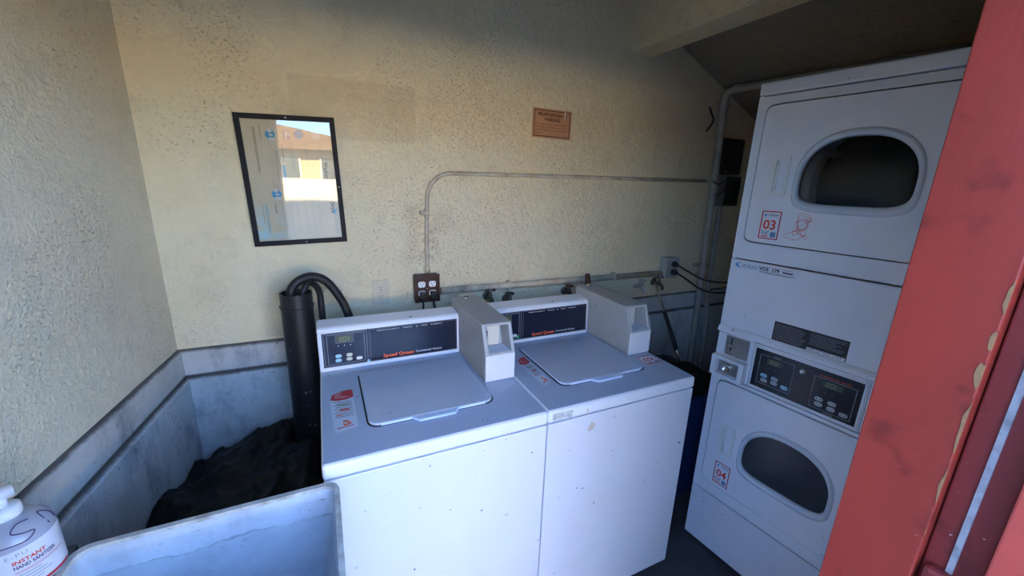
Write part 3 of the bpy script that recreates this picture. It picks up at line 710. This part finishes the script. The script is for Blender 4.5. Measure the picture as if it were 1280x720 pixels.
# ------------------------------------------------------------------ laundry sink
sk = thing('laundry_sink', 'worn pale blue laundry sink with thin chipped rim', 'sink', (-.21, -.03, 0))
SX0, SX1, SY0, SY1, SZ = -.236, .246, -.55, 0.0, .885
def tub(z, inset): return [(SX0+inset, SY0+inset), (SX1-inset, SY0+inset), (SX1-inset, SY1-inset*.9), (SX0+inset, SY1-inset*.9)]
def loop(bm, x0, x1, y0, y1, z, r, n=5): return [bm.verts.new((p[0], p[1], z)) for p in rrect(x0, x1, y0, y1, r, n)]
bm = bmesh.new(); ls = []
for (ins, z, r) in ((0, SZ, .034), (.0, SZ-.03, .034), (.055, .46, .05), (.06, .45, .05)): ls.append(loop(bm, SX0+ins, SX1-ins*.4-(.0 if ins < .03 else .01), SY0+ins, SY1-ins*.5, z, r))
for (ins, z, r) in ((.010, SZ, .026), (.012, SZ-.03, .026), (.030, SZ-.22, .018), (.075, .475, .02)): ls.insert(0, loop(bm, SX0+ins, SX1-ins-(.05 if z < .6 else (.016 if z < .8 else 0)), SY0+ins, SY1-ins, z, r))
for A, B in zip(ls[:-1], ls[1:]):
    for k in range(len(A)): j = (k+1) % len(A); bm.faces.new((A[k], A[j], B[j], B[k]))
bm.faces.new(ls[0]); bm.faces.new(ls[-1][::-1])
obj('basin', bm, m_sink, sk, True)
bm = bmesh.new(); A = rrect(SX0-.001, SX1+.001, SY0-.001, SY1+.001, .034, 5); B = rrect(SX0+.011, SX1-.011, SY0+.011, SY1-.011, .026, 5)
for z0, z1 in ((SZ-.006, SZ+.0025),):
    a0 = [bm.verts.new((*p, z0)) for p in A]; a1 = [bm.verts.new((*p, z1)) for p in A]; b1 = [bm.verts.new((*p, z1)) for p in B]; b0 = [bm.verts.new((*p, z0)) for p in B]
    for k in range(len(A)):
        j = (k+1) % len(A)
        for P, Q in ((a0, a1), (a1, b1), (b1, b0), (b0, a0)): bm.faces.new((P[k], P[j], Q[j], Q[k]))
obj('rim', bm, m_rim, sk)
bx('deck', (-.368, SX0-.0015, -.46, .02, SZ-.03, SZ-.004), m_grime, sk, .004)
for lx in (SX0+.10, SX1-.10):
    for ly in (SY0+.10, SY1-.10): bx('leg', (lx-.02, lx+.02, ly-.02, ly+.02, 0, .452), m_steel, sk, .003)
lathe('drain', [(.03, 0), (.03, .004), (.018, .004), (.018, .001), (0, .001)], m_steel, sk, 20, (-.03, -.28, .4755))

# ------------------------------------------------------------------ hand sanitizer
BR = .054
bt = thing('sanitizer_bottle', 'clear pump bottle of hand sanitizer standing on the sink ledge', 'bottle', (-.497, -.066, .8815))
lathe('bottle_body', [(.0, .0), (BR-.006, 0), (BR, .006), (BR, .100), (BR-.004, .112), (BR-.016, .124), (.020, .130), (.017, .132), (.017, .142), (0, .142)], m_bottle, bt, 48)
bm = bmesh.new(); seg = 48; a0, a1 = math.radians(-175), math.radians(75); L = []
for k in range(seg+1):
    a = a0+(a1-a0)*k/seg; L.append([bm.verts.new(((BR+.0006)*math.cos(a), (BR+.0006)*math.sin(a), z)) for z in (.010, .094)])
for k in range(seg): bm.faces.new((L[k][0], L[k+1][0], L[k+1][1], L[k][1]))
lab = obj('bottle_label', bm, M('label_white', (.76, .74, .79), .4), bt, True)
def cyl(u, v, r=BR+.0013, c=math.radians(-48)): a = c+u/BR; return (r*math.cos(a), r*math.sin(a), v)
def ctext(body, size, u, v, mt, **k):
    me = text2d(body, size, **k)
    bmx = bmesh.new(); bmx.from_mesh(me); bmesh.ops.subdivide_edges(bmx, edges=[e for e in bmx.edges if e.calc_length() > .004], cuts=2); bmx.to_mesh(me); bmx.free()
    for p in me.vertices: p.co = Vector(cyl(u+p.co.x, v+p.co.y))
    return link('lettering', me, mt, lab)
ctext('E-PU', .0105, -.026, .081, M('label_grey_ink', (.28, .34, .36), .5), spacing=1.3)
ctext('INSTANT', .0098, -.020, .0675, m_red, bold=.0003)
ctext('HAND SANITIZER', .0098, -.020, .0575, M('label_purple_ink', (.13, .05, .12), .5), bold=.0003, width=.054)
def cband(name, u0, u1, v0, v1, mt):
    bm = bmesh.new(); n = max(2, int((u1-u0)/.003)); L = [[bm.verts.new(cyl(u0+(u1-u0)*k/n, v)) for v in (v0, v1)] for k in range(n+1)]
    for k in range(n): bm.faces.new((L[k][0], L[k+1][0], L[k+1][1], L[k][1]))
    return obj(name, bm, mt, lab, True)
cband('red_line', -.020, .050, .0515, .0523, m_red); cband('red_line', -.020, .050, .0490, .0497, m_redlabel)
for i in range(4): cband('fine_print', -.020, .010+.006*(i % 3), .043-.006*i, .0445-.006*i, m_greyprint)
cband('red_band', -.02, .055, .011, .016, m_redlabel)
lathe('pump_collar', [(.0, .134), (.021, .134), (.022, .138), (.021, .152), (.012, .155), (0, .155)], m_pump, bt, 28)
lathe('pump_stem', [(.008, .155), (.008, .172), (0, .172)], m_pump, bt, 20)
bm = bmesh.new(); tube(bm, [(.010, .012, .176), (-.01, -.008, .178), (-.030, -.030, .174), (-.036, -.036, .166)], [.012, .012, .008, .006], 12); ph = obj('pump_head', bm, m_pump, bt, True)
# marker scrawl on the shoulder
bm = bmesh.new(); pts = [(.030, -.028, .1165), (.018, -.036, .1165), (.006, -.034, .1185), (.014, -.026, .1225), (.020, -.018, .126), (.030, -.010, .1225), (.036, .004, .1195), (.028, .012, .123), (.038, -.006, .117)]
for i, p in enumerate(pts):
    pass
def shoulder(a, s):   # a angle, s 0..1 down the shoulder
    prof = [(.020, .1308), (BR-.016, .1248), (BR-.004, .1128), (BR, .1008)]; t = s*3; i = min(2, int(t)); k = t-i
    r = prof[i][0]*(1-k)+prof[i+1][0]*k+.0006; z = prof[i][1]*(1-k)+prof[i+1][1]*k+.0004; return (r*math.cos(a), r*math.sin(a), z)
tr = math.radians
tube(bm, spline([shoulder(tr(d), s) for d, s in ((-20, .25), (-45, .2), (-60, .45), (-45, .6), (-30, .7), (-45, .95), (-75, .9), (-85, .8))], 5), .0009, 5)
tube(bm, spline([shoulder(tr(d), s) for d, s in ((-5, .9), (0, .4), (10, .3), (18, .6), (15, .95))], 5), .0009, 5)
obj('marker_scrawl', bm, M('marker_ink', (.06, .03, .10), .5), bt)

# ------------------------------------------------------------------ rubbish bag heap, standpipe, drain hose
def heap(name, x0, x1, y0, y1, hf, mt, seed, nx=60, ny=60, parent=None, clip=None, hole=None, edge=.16):
    bm = bmesh.new(); G = []
    for i in range(nx+1):
        row = []
        for j in range(ny+1):
            u, v = i/nx, j/ny; x, y = x0+(x1-x0)*u, y0+(y1-y0)*v
            if clip: x = max(x, clip(y))
            e = min(u, 1-u, v, 1-v); fall = min(1, e/edge); fall = math.sqrt(max(0, 1-(1-fall)**2))
            if hole: fall *= min(1, max(0, (math.hypot(x-hole[0], y-hole[1])-hole[2])/.012))
            p = Vector((x*4.5, y*4.5, seed)); n1 = mnoise.noise(p); n2 = mnoise.ridged_multi_fractal(Vector((x*6, y*3.5, seed+3)), .9, 2.1, 4, 1.0, 2.0)
            z = (hf(x, y) + .05*n1 + .030*(n2-1))*fall
            sx = .018*mnoise.noise(Vector((y*9, x*9, seed+9)))
            row.append(bm.verts.new((x+(0 if clip else sx*fall), y+sx*fall, max(.0, z))))
        G.append(row)
    for i in range(nx):
        for j in range(ny): bm.faces.new((G[i][j], G[i+1][j], G[i+1][j+1], G[i][j+1]))
    bd = [G[i][0] for i in range(nx+1)]+[G[nx][j] for j in range(1, ny+1)]+[G[i][ny] for i in range(nx-1, -1, -1)]+[G[0][j] for j in range(ny-1, 0, -1)]
    bm.faces.new(bd[::-1])
    return obj(name, bm, mt, parent, True)
bag = heap('rubbish_bag', -.56, -.012, .035, .845, lambda x, y: .54+.09*max(0, (x+.45)/.45)*(.5+.5*y/.8), m_bag, 1.3, 80, 80, clip=lambda y: wl(y)+.036, hole=(-.0605, .70, .060), edge=.09)
tag(bag, 'heap of black plastic rubbish bag behind the sink', 'bag')
sp_ = thing('standpipe', 'thick black drain standpipe beside the first washer', 'pipe', (-.0605, .70, 0))
bm = bmesh.new(); R1, R2 = .0555, .0500; s_ = 40
rg = [[bm.verts.new((r*math.cos(2*PI*k/s_), r*math.sin(2*PI*k/s_), z)) for k in range(s_)] for r, z in ((R1, 0), (R1, 1.185), (R2, 1.185), (R2, .85), )]
for A, B in zip(rg[:-1], rg[1:]):
    for k in range(s_): bm.faces.new((A[k], A[(k+1) % s_], B[(k+1) % s_], B[k]))
bm.faces.new(rg[0][::-1]); bm.faces.new(rg[-1])
sharp(obj('pipe_wall', bm, m_abs, sp_, True))
bm = bmesh.new(); tube(bm, [((R1+.001)*math.cos(a*PI/20), (R1+.001)*math.sin(a*PI/20), 1.135+.004*math.sin(a*PI/20)) for a in range(41)], .0035, 6, False); obj('pipe_clamp', bm, m_black, sp_, True)
dh = tb('drain_hose', [(-.075, .70, .90), (-.08, .70, 1.10), (-.075, .70, 1.19), (-.045, .705, 1.228), (.0, .72, 1.238), (.045, .73, 1.215), (.085, .735, 1.155), (.115, .735, 1.08), (.14, .735, .95), (.15, .735, .80)], .0165, m_rubber, None, 14, 8)
tag(dh, 'black rubber hose arching out of the standpipe down behind the console', 'hose')
dh2 = tb('drain_hose', [(-.045, .715, .90), (-.045, .715, 1.10), (-.040, .717, 1.17), (-.015, .74, 1.210), (.015, .768, 1.175), (.022, .775, 1.08), (.022, .775, .75)], .0125, m_rubber, None, 12, 8)
tag(dh2, 'thinner black hose looping over the standpipe rim and straight down', 'hose')

# ------------------------------------------------------------------ poster and warning plate
th = math.radians(2.0)
po = thing('framed_poster', 'sun-faded washing guide in a thin black frame hung sideways', 'poster', (-.035, WB-.001, 1.5865), (0, -th, 0))
PW, PH, FB = .339, .492, .0185
for d in ((-PW/2, PW/2, PH/2-FB, PH/2), (-PW/2, PW/2, -PH/2, -PH/2+FB), (-PW/2, -PW/2+FB, -PH/2+FB, PH/2-FB), (PW/2-FB, PW/2, -PH/2+FB, PH/2-FB)):
    bx('frame_bar', (d[0], d[1], -.018, 0, d[2], d[3]), m_frame, po, .0015)
pw, ph = PW/2-FB, PH/2-FB
pap = bx('paper', (-pw, pw, -.006, -.003, -ph, ph), m_paper, po)
bx('glass_pane', (-pw-.001, pw+.001, -.0120, -.0095, -ph-.001, ph+.001), m_glass, po)
for u, v in ((.0, PH/2-FB/2), (.015, -PH/2+FB/2), (PW/2-FB/2, -.02)): lathe('frame_screw', [(.0045, 0), (.0035, -.002), (0, -.0025)], m_chrome, po, 12, (u, -.018, v), 'y')
pf = lambda u, v: (-pw+2*pw*u, -.0061, ph-2*ph*v)      # u from left, v from the top, 0..1
def pdisc(u, v, r, mt, name='print_disc', n=24): return plates(name, [[(u+r/(2*pw)*math.cos(2*PI*k/n), v+r/(2*ph)*math.sin(2*PI*k/n)) for k in range(n)]], pf, (0, -1, 0), .0002, mt, pap)
def pw_(name, polys, mt, off=.0003): return plates(name, polys, pf, (0, -1, 0), .0002, mt, pap, off)
m_printblue = M('poster_blue', (.03, .28, .52), .6); m_paperlite = M('poster_pale', (.62, .60, .54), .6); m_printgrey = M('poster_grey', (.36, .36, .34), .6)
for (u, v, c) in ((.30, .115, m_printblue), (.62, .105, m_printblue), (.82, .105, m_paperlite), (.275, .60, m_printblue), (.455, .60, m_printblue)): pdisc(u, v, .0165, c)
for (u, v) in ((.30, .115), (.275, .60)):
    pw_('print_figure', [rect(u-.025, u+.02, v-.045, v-.015), rect(u-.015, u+.03, v-.005, v+.01), rect(u-.02, u+.04, v+.022, v+.05)], m_paperlite)
pw_('print_figure', [[(.40, .605), (.455, .60), (.47, .64), (.41, .645)], [(.46, .56), (.50, .575), (.50, .60), (.455, .60)]], m_paperlite)
pdisc(.475, .115, .015, m_paperlite, 'print_ring'); pw_('print_figure', [circ(.50, .135, .018, 12), rect(.44, .46, .08, .15), rect(.46, .52, .075, .083)], m_printgrey)
pdisc(.80, .605, .0185, m_printgrey, 'print_ring'); pw_('print_figure', [circ(.80, .605, .048, 20, .032)], M('poster_midgrey', (.22, .22, .22), .6)); pw_('print_figure', [circ(.795, .605, .028, 16, .018)], m_printgrey, .0006)
# text columns run down the sheet because the poster hangs sideways
def vcol(u, v0, v1, n, mt, du=.016, h=.0045):
    rows = []
    r4 = random.Random(int(u*1000+v0*77))
    for i in range(n):
        v = v0; e = v1-(v1-v0)*r4.uniform(0, .25)
        while v < e:
            l = r4.uniform(.008, .022); rows.append(rect(u-i*du, u-i*du+h, v, min(e, v+l))); v += l+.005
    pw_('print_column', rows, mt)
vcol(.19, .05, .17, 1, m_brownink, h=.007); vcol(.13, .06, .46, 2, m_brownink, h=.008); vcol(.235, .20, .42, 1, m_printgrey)
vcol(.36, .24, .50, 3, M('poster_ink', (.10, .13, .16), .6)); pw_('print_bar', [rect(.385, .415, .36, .52)], m_printblue); vcol(.41, .20, .35, 1, m_ink)
vcol(.53, .18, .48, 3, m_printgrey); vcol(.70, .18, .48, 3, m_printgrey); vcol(.86, .16, .45, 2, m_printgrey)
vcol(.14, .69, .96, 2, M('poster_cyan', (.05, .34, .48), .6), h=.008); vcol(.09, .69, .90, 1, m_ink); vcol(.235, .68, .78, 1, m_ink, h=.008)
for u in (.34, .42, .50, .60, .68, .76): vcol(u, .66, .96, 2, m_printgrey)
pw_('print_rule', [rect(.13, .92, .5345, .5365)], m_printgrey)
for (tx, u, v, s, k) in (('Dryer', .905, .675, .020, .0006), ('Washer', .875, .33, .020, .0006)):
    text('lettering', tx, s, lambda a, b: (a, -.0065, b), -pw+2*pw*u, ph-2*ph*v, m_ink, pap, off=.0003, rot=-PI/2, bold=k)
text('lettering', 'WASH', .022, lambda a, b: (a, -.0065, b), -pw+2*pw*.925, ph-2*ph*.82, m_printgrey, pap, off=.0003, rot=-PI/2, shear=.3)
pw_('logo_swoosh', [[(.96, .80), (.93, .765), (.94, .74), (.98, .735), (.955, .755), (.955, .78)]], m_printblue)
# proposition warning
ws = thing('warning_sign', 'small bronze warning plate on the bare wall above the conduit', 'sign', (1.1305, WB-.001, 1.9015), (0, math.radians(.4), 0))
pl = bx('plate', (-.111, .111, -.005, 0, -.068, .068), m_bronze, ws, .001)
sf = lambda u, v: (u, -.0051, v)
plates('border', outline(-.103, .103, -.061, .061, .004), sf, (0, -1, 0), .0003, m_bronzedark, ws)
for tx, v, s, wd in (('PROPOSITION 65', .034, .021, .165), ('WARNING', .012, .021, .092)): text('lettering', tx, s, sf, 0, v, m_bronzedark, ws, off=.0004, align='CENTER', bold=.0008, width=wd)
for i, tx in enumerate(('This area contains a chemical known', 'to the State of California to cause cancer', 'or birth defects or other reproductive', 'harm.')):
    text('lettering', tx, .0125, sf, -.094, -.007-.0135*i, m_bronzedark, ws, off=.0004, width=(.186, .186, .180, .040)[i])
bx('tape_scrap', (.068, .074, -.0065, -.0052, .030, .062), m_paperwhite, ws)

# ------------------------------------------------------------------ outlets, conduit, pipes
def duplex(parent, cx, y, zs, mt, r=.0165):
    for z in zs:
        f = plate('outlet_face', [(cx+a, z+b_) for a, b_ in rrect(-r, r, -.0140, .0140, .009)], lambda u, v: (u, y, v), (0, -1, 0), .0018, mt, parent)
        plates('outlet_slot', [rect(cx-.0075, cx-.0052, z, z+.008), rect(cx+.0052, cx+.0072, z+.001, z+.008), circ(cx, z-.007, .0026, 10)], lambda u, v: (u, y-.0018, v), (0, -1, 0), .0003, m_gap, f)
ou = thing('wall_outlet', 'ivory double outlet plate flush in the wall beside the hose', 'outlet', (.272, WB-.001, 1.105), (0, math.radians(-.8), 0))
bx('cover_plate', (-.0355, .0355, -.005, 0, -.058, .058), m_outlet, ou, .002); duplex(ou, 0, -.005, (.020, -.021), m_outlet)
bm = bmesh.new(); tube(bm, [(0, -.005, 0), (0, -.0065, 0)], .003, 10); obj('plate_screw', bm, m_steel, ou)
bo = thing('outlet_box', 'brown metal outlet box holding two white outlets over the first washer', 'outlet box', (.476, WB, 1.118), (0, math.radians(-.5), 0))
bx('box_body', (-.057, .057, -.045, 0, -.064, .064), m_brownbox, bo, .006); cvp = bx('cover_plate', (-.060, .060, -.050, -.0455, -.067, .067), m_brownbox, bo, .002)
for cx in (-.026, .024): duplex(bo, cx, -.050, (.021, -.023), m_outwhite)
bm = bmesh.new(); tube(bm, [(-.001, -.050, 0), (-.001, -.052, 0)], .003, 10); obj('plate_screw', bm, m_chrome, bo)
for k, (cx, ex) in enumerate(((.450, .446), (.500, .511))):
    pc = thing('power_cord', ('black plug and cord in the brown box, nearer the wall outlet', 'black plug and cord in the brown box, farther from the wall outlet')[k], 'power cord', (cx, WB-.053, 1.093), group='washer power cords')
    bx('plug', (-.013, .013, -.030, 0, -.018, .014), m_black, pc, .004)
    tb('cord', [(0, -.016, -.012), (0, -.018, -.045), ((ex-cx)*.6+.006, -.010, -.09), (ex-cx+.016, .004, -.17), (ex-cx+.02, .01, -.35)], .0045, m_black, pc, 10, 6)
# conduit from the brown box up and across
cy = WB-.014
cpts = [(.487, cy, 1.190), (.487, cy, 1.40)]+[(.492-.004*0 + .115-.115*math.cos(a*PI/20), cy, 1.53+.115*math.sin(a*PI/20)) for a in range(0, 11)]+[(1.0, cy, 1.650), (1.6, cy, 1.657), (2.268, cy, 1.661)]
co = thing('conduit', 'thin painted conduit bending from the brown box along the back wall', 'conduit', (.487, cy, 1.19))
cl = [tuple(Vector(p)-Vector((.487, cy, 1.19))) for p in cpts]
tb('tubing', cl, .0095, m_pipe, co, 12)
lathe('connector', [(.0125, 0), (.0125, .028), (.011, .030)], m_pipe, co, 16, (0, 0, -.004))
bx('strap', (-.030, .014, -.0115, .013, .268, .285), m_pipe, co, .002)
# low water pipe along the back wall
wp = thing('water_pipe', 'painted horizontal pipe running low behind both washers', 'pipe', (.55, WB-.019, 1.09))
tb('tubing', [(0, 0, .002), (.7, 0, 0), (1.45, 0, -.003)], .0175, m_pipe, wp, 14)
for x in (.36, 1.05): bx('strap', (x-.008, x+.008, -.0205, .018, -.02, .026), m_pipe, wp, .002)
# taps with hoses
def tap(x, z, label, mt, style):
    t = thing('water_tap', label, 'tap', (x, WB-.031, z), group='hose taps behind the washers')
    tb('spout', [(0, .030, -.030), (0, -.02, -.030), (0, -.045, -.038), (0, -.055, -.062)], [.011, .012, .011, .010], mt, t, 12, 5)
    lathe('flange', [(.022, 0), (.022, -.005), (.013, -.008)], mt, t, 18, (0, .0305, -.030), 'y')
    lathe('bonnet', [(.010, -.028), (.011, -.012), (.007, -.006), (.005, .006), (.005, .012)], mt, t, 14, (0, -.022, 0))
    if style == 0:
        tb('handle', [(-.026, -.022, .011), (0, -.022, .015), (.026, -.022, .011)], [.007, .005, .007], mt, t, 10)
        lathe('handle_cap', [(.008, .008), (.008, .018), (.004, .021)], m_steel, t, 14, (0, -.022, 0))
    else:
        bm = bmesh.new(); tube(bm, [(.020*math.cos(a*PI/8), -.022+.020*math.sin(a*PI/8), .011) for a in range(17)], .0045, 8, False)
        tube(bm, [(-.02, -.022, .011), (.02, -.022, .011)], .003, 6); tube(bm, [(0, -.042, .011), (0, -.002, .011)], .003, 6); obj('handle', bm, m_rust if style == 2 else mt, t, True)
    if x < 1.5: tb('hose', [(0, -.055, -.055), (0, -.057, -.10), (.012, -.06, -.22), (.03, -.06, -.40)], .0105, m_rubber, t, 10, 6)
tap(.795, 1.072, 'tap with cross handle next to the first coin box', m_brass, 0)
tap(.905, 1.046, 'low dark tap just behind the second washer console, nearer the first coin box', m_brass, 1)
tap(1.270, 1.058, 'dark tap close to the second coin box and the rusty stub', m_brass, 2)
tap(1.800, 1.050, 'pale tap with black knob beside the second coin box', m_pipegrey, 1)
tap(1.940, 1.058, 'dark tap that the long rod leans against', m_brass, 0)
rs = tb('rusty_stub', [(1.392, WB-.056, .98), (1.390, WB-.056, 1.09), (1.384, WB-.054, 1.128)], [.014, .015, .013], m_rust, None, 12, 4); tag(rs, 'rusty brown pipe stub standing behind the second coin box', 'pipe stub')
# grey outlet box on the right with two black cords
gb = thing('grey_outlet_box', 'grey metal outlet box with two black plugs near the vertical pipes', 'outlet box', (2.035, WB, 1.128))
bx('box_body', (-.058, .040, -.060, 0, -.062, .062), m_galv, gb, .004); bx('cover_plate', (-.060, .042, -.064, -.0605, -.065, .065), m_galv, gb, .0015)
for k, (z, end) in enumerate(((1.152, (2.20, .20, 1.20)), (1.102, (2.215, .20, 1.14)))):
    pc = thing('dryer_cord', ('upper of the two black cords drooping from the grey box to the dryers', 'lower of the two black cords drooping from the grey box to the dryers')[k], 'power cord', (2.028, WB-.065, z), group='dryer power cords')
    lathe('plug', [(.0, 0), (.019, -.0005), (.019, -.018), (.012, -.034), (.006, -.042), (0, -.042)], m_black, pc, 18, (0, 0, 0), 'y')
    o = Vector((2.028, WB-.065, z))
    tb('cord', [tuple(Vector(p)-o) for p in ((2.028, WB-.10, z), (2.035, .74, z-.02), (2.06, .62, z-.055-.012*k), (2.09, .50, z-.045-.01*k), (2.14, .36, z+.0), (2.18, .27, z+.02), end)], .0055, m_black, pc, 10, 6)
# upright conduits in the corner
vp = thing('corner_pipe', 'thick upright pipe in the corner bending forward under the ceiling', 'pipe', (2.325, .855, 0))
o = Vector((2.325, .855, 0))
tb('tubing', [tuple(Vector(p)-o) for p in ((2.345, .846, 0), (2.325, .846, .6), (2.300, .846, 1.4), (2.276, .846, 2.11), (2.276, .842, 2.150), (2.278, .828, 2.172), (2.280, .80, 2.180), (2.31, .23, 2.166), (2.32, -.15, 2.160))], .021, m_pipegrey, vp, 16)
lathe('elbow_collar', [(.026, 0), (.026, .03)], m_pipegrey, vp, 16, (-.0425, 0, 2.09)); lathe('elbow_collar', [(.026, 0), (.026, -.03)], m_pipegrey, vp, 16, (-.039, -.06, 2.180), 'y')
bx('strap', (-.06, .03, -.024, .044, 1.115, 1.130), m_pipegrey, vp, .002)
v2 = tb('thin_pipe', [(2.405, .865, 1.53), (2.412, .865, 1.1), (2.425, .865, .86), (2.455, .865, .72), (2.465, .865, 0)], .0165, m_pipegrey, None, 14, 5); tag(v2, 'thinner upright pipe dropping from the dark fuse box', 'pipe')
# fuse boxes
e1 = thing('fuse_box', 'black upright fuse box in the dark corner beside the dryers', 'electrical box', (2.425, WB-.002, 1.81))
bx('box_body', (-.092, .085, -.055, 0, -.105, .112), m_elec, e1, .004); bx('box_door', (-.087, .080, -.062, -.0555, -.098, .106), m_elec, e1, .003); lathe('knob', [(.007, 0), (.007, -.008), (0, -.010)], m_chrome, e1, 12, (-.065, -.062, -.085), 'y')
e2 = thing('switch_box', 'dull grey switch box below the black fuse box', 'electrical box', (2.432, WB-.002, 1.605))
bx('box_body', (-.099, .105, -.055, 0, -.094, .094), m_elecgrey, e2, .003); bx('open_front', (-.035, .100, -.059, -.0555, -.088, .088), m_elec, e2, .002)
bx('breaker', (-.005, .027, -.072, -.0595, -.045, .04), m_black, e2, .002); bx('breaker', (.042, .074, -.072, -.0595, -.045, .04), m_black, e2, .002)
tb('loose_wire', [(-.19, -.085, .055), (-.14, -.09, .04), (-.095, -.095, .065), (-.06, -.08, .03), (-.085, -.075, -.01), (-.14, -.085, -.025)], .0045, m_black, e2, 8, 6)
wt = tb('wire_twig', [(2.212, WB-.006, 2.09), (2.235, WB-.012, 2.05), (2.255, WB-.012, 2.02), (2.232, WB-.012, 1.98), (2.21, WB-.010, 1.955)], .005, m_black, None, 8, 5); tag(wt, 'short black scrap of wire on the wall above the fuse box', 'wire')

# ------------------------------------------------------------------ bin and rod between washer and dryers
bn = thing('waste_bin', 'dark blue plastic bin with black liner between washer and dryers', 'bin', (1.64, .44, 0))
bm = bmesh.new(); ls = []
for (hx, hy, z, r) in ((.18, .16, 0, .03), (.235, .215, .60, .04), (.25, .23, .605, .04), (.25, .23, .635, .04), (.232, .212, .635, .04), (.175, .155, .02, .03)): ls.append(loop(bm, -hx, hx, -hy, hy, z, r))
for A, B in zip(ls[:-1], ls[1:]):
    for k in range(len(A)): j = (k+1) % len(A); bm.faces.new((A[k], A[j], B[j], B[k]))
bm.faces.new(ls[0][::-1]); bm.faces.new(ls[-1]); obj('bin_body', bm, m_bin, bn)
ln = heap('liner_bag', -.222, .222, -.202, .202, lambda x, y: .09+.03*math.cos(x*8), m_bag, 5.2, 40, 40, bn); ln.location = (0, 0, .58)
rd = thing('leaning_rod', 'steel rod with black foam grip leaning from the bin to the tap', 'rod', (1.80, .47, .62))
A, B = Vector((1.893, .845, 1.062)), Vector((1.80, .44, .60)); o = Vector((1.80, .47, .62))
def seg(a, b_): return [tuple(A+(B-A)*a-o), tuple(A+(B-A)*(a+b_)/2-o), tuple(A+(B-A)*b_-o)]
tb('rod', seg(0, 1), .0075, m_chrome, rd, 12); tb('grip', seg(.36, .74), .012, m_black, rd, 12); tb('end_cap', seg(-.01, .02), .010, m_black, rd, 12)
